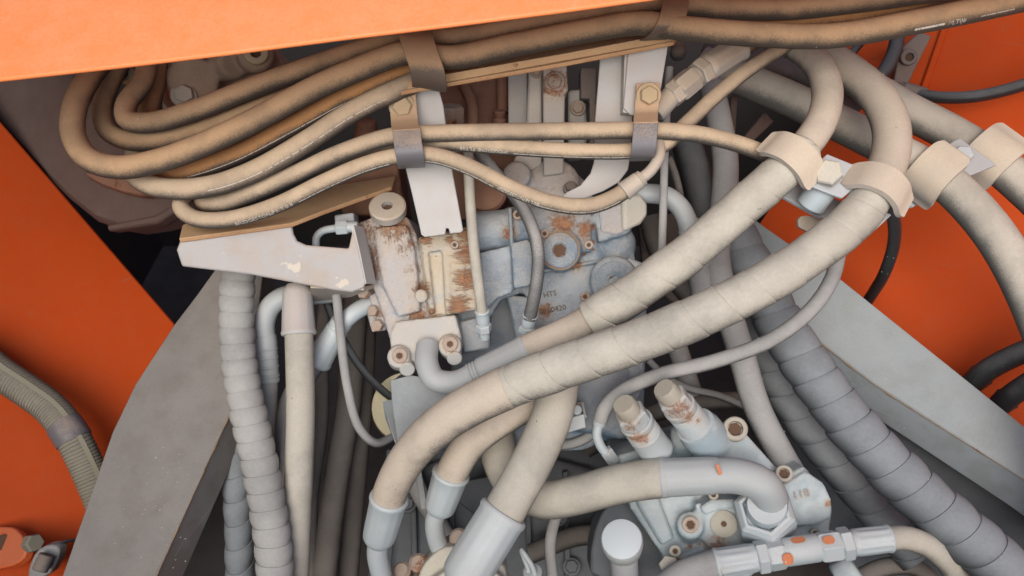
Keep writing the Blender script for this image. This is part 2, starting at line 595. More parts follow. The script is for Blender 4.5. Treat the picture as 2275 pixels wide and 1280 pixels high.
TAPE = [(0, 0), (.012, .0006), (.05, .0007), (.3, .0006), (.6, .0004), (.9, .0002), (.985, .0001), (.993, -.0001)]
BULGE = [(0, .0001), (.015, .0014)] + [(i / 9, .0010 + .0017 * math.sin(math.pi * i / 9) ** .8 - .0012 * i / 9) for i in range(1, 9)] + [(.96, .0004), (.985, .0002)]
BULGE2 = [(0, .0001), (.015, .0016)] + [(i / 9, .0012 + .0019 * math.sin(math.pi * i / 9) ** .9 - .0012 * i / 9) for i in range(1, 9)] + [(.96, .0004), (.985, .0001)]
def wrapped(label, pts, w, mat, pitch, prof, s0xy=None, s1xy=None, inner='hose_pale', taper=None, name='wrapped_hose', group=None, jit=.24, cat='hose'):
    pa = Path(pts)
    r = px(w, mean_d(pts)) / 2
    e = thing(name, label, cat, P(*pts[-1]), group)
    HOSES[label] = (pa, r)
    a = pa.near(*s0xy) if s0xy else 0
    b = pa.near(*s1xy) if s1xy else pa.L
    ri = r * .86
    if s0xy or s1xy:
        def rf(q):
            return ri if a - .004 < q < b - .004 else ((r + .0006) * (1 - .15 * min(1, max(0, (q - b) / (pa.L - b)))) if taper == -1 and q > b - .01 else (taper if taper and taper > 0 else r * .95))
        obj('rubber_tube', MB().tube(pa, ri, rf=rf), inner, e)
    else:
        obj('rubber_tube', MB().tube(pa, ri), inner, e)
    obj('spiral_wrap', MB().helix(pa, r, px(pitch, mean_d(pts)), prof, a, b, jit=jit), mat, e, sharp=50)
    return e, pa, r

def ferrule(parent, a, b, w0, w1, mat='zinc', n=14, amp=.035, rings=2, name='ferrule'):
    """crimped sleeve from the hose end a to the pipe end b, collar rings at b"""
    p0, p1 = P(*a), P(*b)
    r0, r1 = px(w0, a[2]) / 2, px(w1, b[2]) / 2
    rm = max(r0, r1)
    prof = [(0, r0 * .97), (.02, r0 * 1.03), (.06, r0 * 1.05), (.1, r0), (.4, (r0 + r1) / 2), (.76, r1 * 1.0), (.82, r1 * .97)]
    if rings:
        for k in range(rings):
            f = .84 + k * .16 / rings
            dlt = .16 / rings
            prof += [(f, r1 * .88), (f + dlt * .15, r1 * .84), (f + dlt * .3, r1 * .92), (f + dlt * .8, r1 * .92)]
        prof += [(1, r1 * .8)]
    else:
        prof += [(.88, r1 * .95), (.95, r1 * .82), (1, r1 * .68)]
    return obj(name, MB().lathe(p0, p1, prof, seg=n * 4, flute=(n, amp, .08, .8)), mat, parent, sharp=45)

def pipe(parent, pts, w, mat='pipe_grey', name='elbow_pipe', seg=24):
    pa = Path(pts)
    r = px(w, mean_d(pts)) / 2
    return obj(name, MB().tube(pa, r, seg=seg, step=.004), mat, parent)

def nut(parent, a, b, w, mat='zinc', name='nut', twist=.3):
    return obj(name, MB().hexa(P(*a), P(*b), px(w, a[2]) / 2, twist), mat, parent, flat=True, bevel=.0006)

def sleeve(parent, a, b, w, mat='zinc', name='sleeve', w2=None):
    r = px(w, a[2]) / 2
    r2 = px(w2, b[2]) / 2 if w2 else r
    return obj(name, MB().lathe(P(*a), P(*b), [(0, r * .9), (.06, r), (.94, r2), (1, r2 * .9)], 28), mat, parent)

def bolt(parent, x, y, d, w, h, mat='bolt_rust', u=0.0, r=0.0, washer=True, name='bolt', twist=.3):
    c = P(x, y, d)
    ax = toward(c, u, r)
    rr = px(w, d) / 2
    hh = px(h, d)
    b = obj(name, MB().lathe(c, c + ax * hh, [(0, rr), (.8, rr), (1, rr * .88)], 6, twist=twist), mat, parent, flat=True, bevel=.0007)
    if washer:
        obj('washer', MB().lathe(c - ax * .0025, c + ax * .001, [(0, rr * 1.35), (.7, rr * 1.35), (1, rr * 1.28)], 28), mat, b)
    return b

def socket_screw(parent, x, y, d, w, h, mat='bolt_rust', u=0.0, r=0.0, name='socket_screw', inner='socket_dark', hole=.5):
    """cylinder head with a recess; rust-dark hex disc inside paints its shaded depth"""
    c = P(x, y, d)
    ax = toward(c, u, r)
    rr, hh = px(w, d) / 2, px(h, d)
    L = hh
    ri = rr * hole
    prof = [(0, rr), (.85, rr), (1, rr * .9), (1.0, ri * 1.05), (.97, ri), (.35, ri * .95)]
    o = obj(name, MB().lathe(c, c + ax * L, prof, 24), mat, parent, sharp=30)
    if hole >= .25:
        obj('dark_hex_disc', MB().lathe(c + ax * L * .36, c + ax * L * .5, [(0, ri * .9), (1, ri * .9)], 6, twist=.4), inner, o, flat=True)
    return o

def strip(path, r, s0, s1, th0, wd_, n=None, oval=False):
    """thin printed line along a hose"""
    mb = MB()
    n = n or max(4, int((s1 - s0) / .006))
    vs = []
    for i in range(n + 1):
        p, t, _, _ = path.at(s0 + (s1 - s0) * i / n)
        c = CAM - p
        e1 = (c - t * c.dot(t)).normalized()
        e2 = t.cross(e1)
        k = math.sqrt(max(0, 1 - (2 * i / n - 1) ** 4)) if oval else 1
        for dth in (-wd_ / r / 2, wd_ / r / 2):
            th = th0 + dth * k * (1 + (.12 * math.sin(i * 2.3) if oval else 0))
            vs.append(p + (e1 * math.cos(th) + e2 * math.sin(th)) * (r + .00035))
    mb.add(vs, [(2 * i, 2 * i + 1, 2 * i + 3, 2 * i + 2) for i in range(n)])
    return mb

def text_mesh(body):
    cu = bpy.data.curves.new('lettering', 'FONT')
    cu.body = body
    cu.size = 1.0
    cu.resolution_u = 2
    o = bpy.data.objects.new('lettering', cu)
    link(o)
    dg = bpy.context.evaluated_depsgraph_get()
    me = o.evaluated_get(dg).to_mesh()
    vs = [v.co.copy() for v in me.vertices]
    fs = [tuple(p.vertices) for p in me.polygons]
    o.evaluated_get(dg).to_mesh_clear()
    bpy.data.objects.remove(o)
    bpy.data.curves.remove(cu)
    return vs, fs

def hose_text(parent, path, r, body, s0, size, th0, stretch=1.0, flip=False, mat='print_white'):
    vs, fs = text_mesh(body)
    out = []
    for v in vs:
        k = -1 if flip else 1
        p, t, _, _ = path.at(s0 + k * v.x * size * stretch)
        c = CAM - p
        e1 = (c - t * c.dot(t)).normalized()
        e2 = t.cross(e1)
        th = th0 - k * (v.y - .35) * size / r
        out.append(p + (e1 * math.cos(th) + e2 * math.sin(th)) * (r + .0004))
    return obj('printed_lettering', MB().add(out, fs), mat, parent, flat=True)

# ------------------------------------------------------------------ setting: the dark well of the machine
def quad(name, pts, mat, **k):
    return obj(name, MB().slab([Vector(p) for p in pts], .01), mat, kind='structure', **k)
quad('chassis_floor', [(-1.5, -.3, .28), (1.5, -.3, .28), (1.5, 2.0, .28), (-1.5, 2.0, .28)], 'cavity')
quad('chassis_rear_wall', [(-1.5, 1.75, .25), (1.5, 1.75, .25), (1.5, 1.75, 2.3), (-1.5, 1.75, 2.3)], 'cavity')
quad('added_side_wall', [(-.95, -.5, .25), (-.95, 2.0, .25), (-.95, 2.0, 2.2), (-.95, -.5, 2.2)], 'cavity')  # side walls added to narrow the sky light reaching the well
quad('added_side_wall', [(1.15, -.5, .25), (1.15, 2.0, .25), (1.15, 2.0, 2.0), (1.15, -.5, 2.0)], 'orange_panel')
quad('added_front_wall', [(-1.5, -.35, .25), (1.5, -.35, .25), (1.5, -.35, 1.25), (-1.5, -.35, 1.25)], 'cavity')  # unseen wall added behind the viewer to hold sky light back

# ------------------------------------------------------------------ orange bodywork
pl = Plane((0, 185, .66), (1480, 0, .66), (700, -400, .79))
edge = [(-500, 236), (-200, 208), (0, 185), (250, 157), (500, 127), (760, 93), (1000, 64), (1250, 32), (1480, 0), (1800, -42), (3100, -190)]
cov = [pl.at(*q) for q in edge] + [pl.at(3100, -620), pl.at(1100, -620), pl.at(-500, -520)]
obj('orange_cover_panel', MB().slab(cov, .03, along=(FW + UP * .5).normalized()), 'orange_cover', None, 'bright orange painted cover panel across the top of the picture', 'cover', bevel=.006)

pll = Plane((0, 268, 1.20), (388, 718, 1.18), (0, 1280, .98))
lp = [(-400, -190), (0, 268), (200, 500), (388, 718), (420, 800), (330, 1000), (200, 1420), (-500, 1420)]
left_panel = thing('orange_side_panel', 'large deep orange side panel at the left, behind the warm grey plate', 'panel', pll.at(0, 1280))
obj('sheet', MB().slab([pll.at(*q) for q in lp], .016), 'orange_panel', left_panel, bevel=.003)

plr = Plane((1700, 100, 1.42), (2275, 100, 1.30), (2100, 900, 1.18))
rp = [(1690, -60), (2125, -60), (2045, 215), (1985, 420), (1600, 560), (1560, 200)]
right_panel = thing('orange_side_panel', 'orange red side panel at the right, behind the clamped pale hoses', 'panel', plr.at(2200, 830))
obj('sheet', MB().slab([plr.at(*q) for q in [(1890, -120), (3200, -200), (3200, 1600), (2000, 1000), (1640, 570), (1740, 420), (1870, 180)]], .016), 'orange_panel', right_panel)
obj('fold_ridge', MB().ribbon([plr.at(2140, -80, .004), plr.at(2100, 60, .004), plr.at(2062, 170, .004), plr.at(2030, 260, .003)], RT * .007 + UP * .003, .006), 'orange_panel', right_panel, bevel=.002)

# ------------------------------------------------------------------ grey side plates
pg = Plane((440, 650, 1.06), (135, 1280, .86), (345, 1280, .845))
lpl = [(505, 560), (440, 652), (388, 720), (300, 855), (250, 960), (135, 1290), (100, 1400), (300, 1400), (345, 1283), (430, 1095), (506, 928), (560, 800), (590, 560)]
gl = thing('grey_side_plate', 'warm grey steel plate at lower left, beside the orange panel', 'plate', pg.at(240, 1270))
obj('plate', MB().slab([pg.at(*q) for q in lpl], .048, along=(-UP * .85 + FW * .42 + RT * .1).normalized()), 'grey_plate_warm', gl, bevel=.0012)
er = Path([pg.at(560, 812), pg.at(506, 931), pg.at(430, 1098), pg.at(345, 1287), pg.at(310, 1370)], False)
obj('rusty_edge', MB().tube(er, .0011, seg=6, step=.004, rf=lambda q: .0005 + .0016 * max(0, noise.noise(Vector((q * 60, 1, 2))))), 'edge_rust', gl)

pr = Plane((1700, 505, 1.16), (2275, 950, .98), (2275, 1062, .965))
rpl = [(1560, 395), (1700, 505), (1865, 618), (2140, 838), (2275, 947), (2750, 1338), (2750, 1400), (2275, 1064), (1945, 853), (1795, 738), (1600, 590)]
gr = thing('grey_side_plate', 'cool grey steel plate at the right with a rusty lower edge', 'plate', pr.at(2270, 1000))
obj('plate', MB().slab([pr.at(*q) for q in rpl], .045, along=(-UP * .85 + FW * .55 - RT * .12).normalized()), 'grey_plate_cool', gr, bevel=.0012)
er = Path([pr.at(1640, 622), pr.at(1795, 741), pr.at(1945, 856), pr.at(2110, 962), pr.at(2275, 1067), pr.at(2400, 1150)], False)
obj('rusty_edge', MB().tube(er, .0013, seg=6, step=.004, rf=lambda q: .0005 + .0018 * max(0, noise.noise(Vector((q * 50, 3, 2))))), 'edge_rust', gr)
# dark lower sheets beyond the plates
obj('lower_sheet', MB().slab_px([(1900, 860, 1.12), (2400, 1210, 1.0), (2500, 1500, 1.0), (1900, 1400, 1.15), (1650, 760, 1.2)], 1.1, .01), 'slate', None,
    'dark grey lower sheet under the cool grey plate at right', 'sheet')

# ------------------------------------------------------------------ ribbed conduit and little bracket on the left panel
cp = [(-420, 640, 1.06), (-200, 705, 1.04), (-40, 796, 1.025), (0, 828, 1.02), (60, 868, 1.015), (115, 910, 1.01), (160, 970, 1.0), (195, 1040, 1.0), (225, 1110, 1.0), (250, 1180, 1.0)]
cpa = Path(cp)
cr = px(70, 1.0) / 2
cd = thing('ribbed_conduit', 'ribbed grey split conduit with a black band on the left orange panel', 'conduit', P(215, 1080, 1.0))
pit = px(7.5, 1.0)
obj('ribbed_tube', MB().tube(cpa, cr, seg=28, step=pit / 5, rf=lambda q: cr * (.985 if (q / pit) % 1 < .4 else 1.035)), 'conduit', cd)
obj('split_seam', strip(cpa, cr * 1.04, 0, cpa.L, -.35, .006), 'conduit_seam', cd)
sb = cpa.near(155, 962)
obj('black_band', MB().tube(cpa, cr * 1.1, seg=28, s0=sb - .012, s1=sb + .012, step=.004), 'strap_steel', cd)
tb = thing('orange_tab', 'small orange bracket tab with a hole at the lower left corner', 'bracket', P(30, 1275, .98))
pt = Plane((0, 1180, .985), (55, 1180, .97), (0, 1260, .96))
obj('tab_plate', MB().slab([pt.at(*q) for q in chaikin([(-60, 1172), (20, 1168), (42, 1180), (62, 1215), (50, 1245), (15, 1262), (-60, 1268)], 1)], .012), 'orange_bright', tb, bevel=.002)
obj('hole', MB().lathe(pt.at(5, 1205, .002), pt.at(5, 1205, .0008), [(0, .009), (1, .009)], 20), 'socket_dark', tb)  # dark disc laid on the tab, painting the shade of an opening
tag(bolt(None, 66, 1208, .965, 42, 26, 'conduit', u=.1, r=.9, washer=False, name='hex_bolt'), 'grey dusty hex bolt head beside the small orange tab', 'bolt')
cn = thing('cable_connector', 'dusty grey cable connector below the small bolt at lower left', 'connector', P(95, 1275, .96))
obj('shell', MB().slab_px([(78, 1225), (108, 1210), (132, 1215), (128, 1245), (105, 1285), (60, 1290), (62, 1262)], .955, .02, 1), 'hose_grey', cn, bevel=.003)
obj('collar', MB().cyl(P(105, 1232, .945), P(88, 1268, .94), px(17, .95), 14), 'dark_cast', cn)
obj('cable', MB().tube(Path([(120, 1215, .96), (140, 1205, .97), (165, 1200, .985)]), .002, seg=8), 'hose_dark', cn)

# ------------------------------------------------------------------ plum housing at upper left and bits of engine behind the hoses
ph = thing('drum_housing', 'dark plum round housing behind the hose loops at upper left', 'housing', P(240, 500, 1.2))
phl = Plane((100, 200, 1.22), (390, 460, 1.10), (200, 500, 1.16))
obj('casing', MB().slab([phl.at(*q) for q in chaikin([(-120, 100), (128, 120), (215, 262), (400, 440), (388, 472), (345, 498), (236, 514), (120, 420), (-120, 150)], 1)], .06), 'plum_housing', ph, bevel=.01)
obj('rim', MB().slab([phl.at(q[0], q[1], .006) for q in [(236, 500), (345, 478), (388, 452), (392, 468), (348, 497), (240, 514)]], .02), 'plum_housing', ph, bevel=.003)
obj('bolt_ring', MB().slab([phl.at(q[0], q[1], .03) for q in chaikin([(180, 375), (330, 405), (345, 430), (300, 440), (200, 405)], 1)], .02), 'rusty_dark', ph, bevel=.004)
eng = thing('engine_casting', 'dusty pale casting seen between the upper left hose loops', 'casting', P(430, 240, 1.0))
mb = MB()
mb.slab_px([(350, 130), (600, 90), (640, 160), (540, 210), (450, 250), (360, 250)], 1.03, .08)
mb.cyl(P(420, 190, 1.0), P(430, 180, .96), px(55, 1), 20)
mb.cyl(P(480, 150, 1.0), P(520, 140, .97), px(35, 1), 20)
mb.ball(P(395, 215, 1.0), px(34, 1))
mb.cyl(P(560, 125, 1.0), P(568, 120, .965), px(40, 1), 24)
obj('body', mb, 'engine_tan', eng, remesh=.003)
socket_screw(eng, 568, 120, .965, 52, 14, 'cream', u=.3, name='plug')
socket_screw(eng, 282, 168, .97, 40, 24, 'cream', u=.2, r=-.3, name='plug')
bolt(eng, 408, 212, .955, 42, 14, 'bolt_pale', u=.4)

# ------------------------------------------------------------------ upper hose bundle
G1 = 'dusty hoses looping across the top'
H1, p1, r1 = hose('hydraulic_hose', 'outermost tan hose loop at upper left, running right through both strap clamps',
    [(240, 120, .93), (200, 170, .885), (168, 232, .86), (163, 300, .845), (195, 352, .835), (262, 372, .83), (350, 358, .83), (450, 322, .83), (570, 265, .832), (700, 195, .835), (800, 152, .835), (900, 118, .835), (1000, 128, .84), (1130, 103, .84), (1300, 70, .84), (1420, 52, .835), (1525, 64, .82), (1685, 77, .815), (1850, 80, .815), (2020, 52, .815), (2150, 26, .815), (2330, -12, .82), (2600, -60, .84), (3000, -120, .88)],
    53, 'hose_tan', group=G1, fittings=True)
H2, p2, r2 = hose('hydraulic_hose', 'innermost tan hose loop at upper left, highest hose in the bundle',
    [(330, 120, .93), (318, 180, .905), (280, 235, .88), (285, 268, .868), (340, 272, .862), (430, 246, .86), (560, 195, .862), (680, 152, .865), (800, 112, .868), (900, 84, .868), (1000, 86, .868), (1200, 52, .868), (1350, 28, .866), (1470, 10, .862), (1615, 20, .86), (1760, 20, .86), (1900, 5, .86), (2050, -15, .86), (2400, -70, .88), (3000, -160, .92)],
    46, 'hose_tan', group=G1)
H3, p3, r3 = hose('hydraulic_hose', 'brown middle hose loop between the inner and outer loops at upper left',
    [(275, 130, .95), (245, 185, .93), (226, 245, .91), (240, 292, .895), (290, 314, .89), (370, 308, .887), (470, 282, .885), (580, 240, .885), (700, 195, .89), (820, 160, .90), (960, 125, .905), (1150, 85, .905)],
    42, 'hose_tan', group=G1)
hose('hydraulic_hose', 'short dark brown hose rising inside the innermost loop at upper left',
    [(352, 110, .96), (345, 180, .945), (330, 250, .93), (325, 300, .93)], 46, 'hose_brown', group=G1)
H4, p4, r4 = hose('hydraulic_hose', 'orange brown hose with a thin white line below the outermost loop',
    [(345, 395, .885), (420, 380, .878), (520, 345, .875), (640, 283, .873), (760, 218, .873), (880, 165, .876), (980, 128, .90), (1200, 80, .905), (1500, 42, .895), (1683, 50, .885), (1850, 42, .88), (1985, 17, .88), (2090, -8, .88), (2400, -90, .9), (3000, -190, .95)],
    40, 'hose_orange', group=G1, fittings=True)
H5, p5, r5 = hose('hydraulic_hose', 'pale dusty hose with a long white line, lowest of the thick upper loops',
    [(300, 345, .905), (298, 385, .88), (335, 412, .862), (400, 421, .853), (480, 411, .85), (570, 378, .85), (680, 315, .85), (780, 250, .853), (870, 205, .86), (960, 168, .885)],
    47, 'hose_buff', group=G1, fittings=True)
H6, p6, r6 = hose('hydraulic_hose', 'long tan hose running level across the centre to the right saddle clamp',
    [(520, 405, .91), (460, 425, .90), (450, 448, .885), (490, 452, .873), (560, 428, .868), (660, 384, .864), (760, 338, .861), (870, 303, .86), (960, 297, .86), (1150, 293, .86), (1300, 291, .86), (1430, 290, .86), (1540, 297, .866), (1640, 320, .885), (1720, 350, .90), (1800, 385, .91)],
    38, 'hose_buff', group=G1)
H7, p7, r7 = hose('hydraulic_hose', 'lettered tan hose drooping below the clamps to a crimped fitting at centre right',
    [(470, 425, .90), (415, 435, .882), (402, 462, .865), (435, 486, .855), (510, 487, .85), (610, 458, .85), (720, 405, .85), (800, 370, .85), (880, 348, .85), (960, 345, .85), (1040, 370, .85), (1140, 420, .85), (1230, 452, .85), (1310, 458, .85), (1370, 436, .85), (1402, 412, .85)],
    37, 'hose_buff', group=G1, fittings=True)
H8, p8, r8 = hose('hydraulic_hose', 'thinner lettered tan hose just under the level hose, rising to upper right',
    [(700, 372, .905), (800, 338, .895), (900, 318, .885), (1000, 318, .872), (1120, 327, .866), (1280, 336, .862), (1400, 336, .862), (1470, 325, .87), (1525, 275, .89), (1600, 205, .905), (1670, 150, .92), (1735, 108, .93), (1800, 60, .95)],
    34, 'hose_buff', group=G1, fittings=True)
# printed lines and lettering on the hoses
obj('printed_line', strip(p4, r4, p4.near(420, 380), p4.near(840, 180), .62, .0011), 'print_white', H4)
obj('printed_line', strip(p5, r5, p5.near(470, 411), p5.near(850, 215), .35, .0009), 'print_white', H5)
obj('printed_line', strip(p7, r7, p7.near(655, 440), p7.near(860, 352), .8, .0011), 'print_white', H7)
obj('printed_line', strip(p7, r7, p7.near(940, 345), p7.near(1105, 402), .9, .0013), 'print_white', H7)
obj('printed_line', strip(p7, r7, p7.near(1200, 444), p7.near(1370, 440), .8, .0009), 'print_white', H7)
obj('printed_line', strip(p8, r8, p8.near(1140, 328), p8.near(1400, 336), .8, .0009), 'print_white', H8)
hose_text(H7, p7, r7, 'BRIDGESTONE', p7.near(527, 485), px(13, .85), .7, 1.0)
hose_text(H7, p7, r7, 'P L T 0 8', p7.near(604, 460), px(13, .85), .62, 1.0)
hose_text(H7, p7, r7, 'BRIDGESTONE', p7.near(1108, 404), px(13, .85), .68, .78)
hose_text(H7, p7, r7, 'PLT08', p7.near(1174, 433), px(13, .85), .68, .9)
hose_text(H8, p8, r8, 'BRIDGESTONE', p8.near(1128, 327), px(12, .87), .62, .85, flip=True)
hose_text(H8, p8, r8, 'PLT08', p8.near(1055, 322), px(13, .87), .62, 1.0, flip=True)
hose_text(H1, p1, r1, 'PLT08', p1.near(2098, 38), px(15, .815), .62, 1.0)
obj('printed_line', strip(p1, r1, p1.near(2020, 52), p1.near(2085, 40), .6, .0022), 'print_white', H1)
obj('printed_line', strip(p1, r1, p1.near(2160, 24), p1.near(2240, 6), .6, .0009), 'print_white', H1)
# fitting at the end of the drooping hose
ferrule(H7, (1385, 426, .848), (1428, 394, .846), 44, 40, 'zinc_dusty', n=10, amp=.01, rings=2)
pipe(H7, [(1420, 400, .847), (1445, 380, .848), (1464, 350, .852), (1465, 325, .862), (1460, 300, .88)], 25, 'zinc_dusty')

# ------------------------------------------------------------------ strap clamps, tray, brackets
def strap(label, pts, half_px, d, mat='clamp_tan', direction=(1, -.12), thick=.0022, group='hose clamps on the upper bundle', name='strap_clamp', tab=0):
    t = thing(name, label, 'clamp', P(*pts[-1]), group)
    v = (RT * direction[0] + UP * -direction[1]).normalized() * px(half_px, d)
    if tab:
        obj('mounting_tab', MB().ribbon(chaikin([P(*q) for q in pts[:tab + 1]], 2, False), v, thick), 'tab_rust', t, bevel=.0006)
        pts = pts[tab:]
    obj('strap', MB().ribbon(chaikin([P(*q) for q in pts], 2, False), v, thick), mat, t, bevel=.0006)
    return t
strap('wide dusty strap clamp over the upper hoses, left of centre', [(918, 50, .90), (920, 62, .845), (925, 85, .822), (936, 120, .815), (948, 150, .816), (953, 178, .825), (955, 196, .845), (950, 198, .88)], 40, .82, 'clamp_tan', (1, .14))
strap('dusty strap clamp over the upper hoses at the tray end, right of centre', [(1500, -30, .88), (1503, -10, .84), (1500, 15, .822), (1494, 42, .812), (1480, 68, .815), (1462, 84, .835), (1448, 88, .86)], 30, .82, 'clamp_tan', (1, -.05))
tp = Plane((985, 180, .862), (1500, 86, .862), (1240, 90, .93))
tr = thing('hose_tray', 'narrow rusty tan tray under the upper hoses between two strap clamps', 'tray', P(1240, 140, .87))
obj('tray_plate', MB().slab([tp.at(*q) for q in [(880, 205), (985, 186), (1250, 140), (1497, 92), (1520, 60), (1250, 92), (985, 140), (880, 160)]], .0045), 'tray_rust', tr, bevel=.001)
obj('tray_lip', MB().ribbon([P(880, 196, .858), P(985, 177, .858), P(1250, 131, .858), P(1498, 84, .858)], UP * .0052, .0025), 'tray_rust', tr, bevel=.0006)

b1 = thing('strip_bracket', 'tall pale strip bracket with a notched lower end, left of centre', 'bracket', P(980, 520, .90))
bp = Plane((930, 195, .885), (985, 190, .885), (980, 520, .905))
obj('strip_plate', MB().slab([bp.at(*q) for q in [(900, 205), (972, 188), (985, 235), (1003, 370), (1029, 512), (1024, 517), (999, 519), (997, 508), (991, 507), (989, 521), (944, 527), (936, 522), (915, 430), (890, 330), (868, 235)]], .005), 'plate_white', b1, bevel=.001)
c3 = strap('flat clamp with yellowish bolt over the two lettered hoses, left of centre', [(893, 196, .874), (895, 225, .874), (898, 262, .872), (900, 280, .858), (903, 290, .842), (907, 325, .833), (912, 350, .836), (914, 366, .85), (914, 372, .87)], 31, .85, 'strap_steel', (1, -.06), .0022, tab=4)
bolt(c3, 893, 237, .872, 44, 14, 'bolt_tan', u=.05, twist=.1)

b2 = thing('channel_bracket', 'pale bent channel bracket with a curved lower end, right of centre', 'bracket', P(1330, 440, .905))
bq = Plane((1330, 130, .90), (1395, 130, .90), (1330, 430, .91))
obj('back_plate', MB().slab([bq.at(*q) for q in [(1334, 120), (1440, 110), (1405, 260), (1400, 350), (1395, 378), (1375, 405), (1340, 425), (1300, 440), (1246, 442), (1258, 428), (1290, 412), (1312, 385), (1320, 360), (1322, 270)]], .005), 'plate_white', b2, bevel=.001)
bq2 = Plane((1395, 115, .872), (1480, 105, .872), (1420, 260, .878))
obj('front_plate', MB().slab([bq2.at(*q) for q in [(1396, 108), (1485, 98), (1468, 200), (1460, 262), (1400, 255), (1385, 240)]], .005), 'plate_white', b2, bevel=.001)
obj('web', MB().slab([bq2.at(1388, 110, -.004), bq2.at(1400, 109, -.004), bq2.at(1396, 252, -.004), bq2.at(1384, 250, -.004)], .028), 'plate_white', b2)
c4 = strap('small flat clamp with pale bolt over the level hoses, right of centre', [(1440, 185, .866), (1438, 215, .866), (1436, 248, .865), (1434, 262, .85), (1435, 274, .835), (1432, 310, .832), (1429, 340, .836), (1427, 352, .85), (1426, 356, .88)], 27, .85, 'strap_steel', (1, -.03), .0022, tab=4)
bolt(c4, 1441, 212, .864, 42, 17, 'bolt_tan', u=.05, r=.15, twist=.55)

# bright fitting chain rising to upper right
fc = thing('hose_fitting_chain', 'chain of dusty hex fittings and crimped sleeve rising to upper right of the channel bracket', 'fitting', P(1465, 245, .90))
sleeve(fc, (1455, 250, .905), (1500, 205, .905), 52, 'zinc_dusty', 'adapter', 46)
nut(fc, (1490, 215, .904), (1512, 197, .905), 58, 'zinc_dusty', 'hex_adapter', .1)
nut(fc, (1505, 203, .903), (1545, 170, .908), 60, 'zinc_dusty', 'nut', .5)
sleeve(fc, (1543, 172, .908), (1551, 165, .909), 42, 'zinc_dusty', 'neck')
nut(fc, (1549, 167, .907), (1568, 152, .91), 64, 'zinc_dusty', 'nut', .2)
ferrule(fc, (1645, 104, .925), (1562, 157, .91), 62, 64, 'zinc_dusty', n=8, amp=.09, rings=0)
hose('hydraulic_hose', None, [(1635, 110, .923), (1690, 78, .935), (1760, 40, .95)], 50, 'hose_tan', parent=fc, part='rubber_tube')

# ------------------------------------------------------------------ white bracket at the left of the valve
wb = thing('sheet_bracket', 'pale folded sheet bracket with chipped paint under the left hose loops', 'bracket', P(600, 640, .90))
wp = Plane((400, 560, .868), (800, 620, .905), (640, 500, .885))
front = [(392, 556), (402, 530), (430, 524), (640, 494), (648, 498), (652, 520), (660, 536), (680, 545), (775, 553), (782, 520), (786, 500), (800, 560), (814, 628), (808, 641), (782, 650), (740, 645), (560, 611), (404, 592)]
obj('face', MB().slab([wp.at(*q) for q in front], .006), 'bracket_paint', wb, bevel=.003)
wt = Plane((400, 525, .868), (645, 494, .884), (700, 430, .96))
obj('top_flange', MB().slab([wt.at(*q) for q in [(398, 530), (405, 500), (440, 485), (700, 420), (880, 390), (870, 415), (720, 468), (648, 496), (430, 526)]], .005), 'tray_rust', wb, bevel=.001)
obj('side_flange', MB().slab([wp.at(786, 500), wp.at(800, 560), wp.at(814, 630), wp.at(826, 630) + FW * .03, wp.at(812, 556) + FW * .03, wp.at(796, 500) + FW * .03], .004), 'plate_white', wb)
obj('under_flange', MB().slab_px([(690, 640, .91), (808, 645, .91), (830, 640, .96), (780, 660, .97), (690, 672, .97)], .9, .004), 'saddle', wb)
se = thing('small_elbow_fitting', 'small bright elbow pipe with hex nut in the slot of the pale bracket', 'fitting', P(705, 540, .95))
pipe(se, [(702, 545, .95), (703, 528, .948), (715, 514, .945), (740, 508, .942), (752, 507, .94)], 17, 'zinc', 'elbow_pipe')
nut(se, (748, 507, .94), (774, 505, .938), 34, 'zinc', 'nut', .4)
sleeve(se, (770, 505, .938), (795, 504, .938), 24, 'zinc', 'neck')
obj('block', MB().slab_px([(742, 478), (785, 472), (788, 498), (745, 505)], .955, .03), 'pipe_grey', se, bevel=.002)
# ------------------------------------------------------------------ main valve / pump casting in the centre
SPL = [(P(905, 550, .955), .013), (P(815, 570, .955), .016), (P(830, 600, .955), .012), (P(880, 502, .955), .022), (P(810, 520, .955), .014), (P(915, 600, .955), .010), (P(930, 640, .955), .012), (P(930, 700, .955), .012), (P(985, 705, .955), .012), (P(838, 700, .96), .008)]
SP = [(P(905, 560, .95), .012), (P(815, 570, .95), .014), (P(940, 640, .94), .012), (P(1040, 560, .94), .022), (P(1035, 620, .94), .02), (P(1020, 680, .94), .02), (P(960, 700, .94), .014), (P(945, 530, .94), .014), (P(1040, 520, .94), .02), (P(880, 500, .95), .018), (P(1130, 505, .95), .008), (P(1090, 590, .95), .012), (P(1000, 530, .94), .01)]
surf('valve_left', (.44, .42, .42), (.52, .43, .35), amt=.8, thr=(.1, 1.0), grain=.9, rough=.6, rust=.2, spots=[(q, r_ * 1.15) for q, r_ in SPL], rcol=((.17, .05, .022), (.40, .185, .085)), bump=.7, bdist=.0018, bscale=330, tint=(.42, .43, .45), joints=True, lump=5, streak=(1.5, 1.2, .55))
SP2 = [(P(1250, 500, .96), .018), (P(1300, 510, .96), .014), (P(1205, 560, .98), .01), (P(1280, 590, .98), .01), (P(1385, 640, .97), .014), (P(1210, 690, .98), .012), (P(1130, 520, .96), .01), (P(1090, 740, .98), .01)]
surf('valve_cream', (.50, .45, .36), (.54, .42, .29), amt=.8, thr=(.1, 1.0), grain=1.0, rough=.65, rust=.2, spots=[(q, r_ * .82) for q, r_ in SP], rcol=((.17, .05, .022), (.40, .18, .08)), bump=.7, bdist=.0016, bscale=330, tint=(.43, .43, .42), streak=(.35, 1.0, 3.0), lump=4)
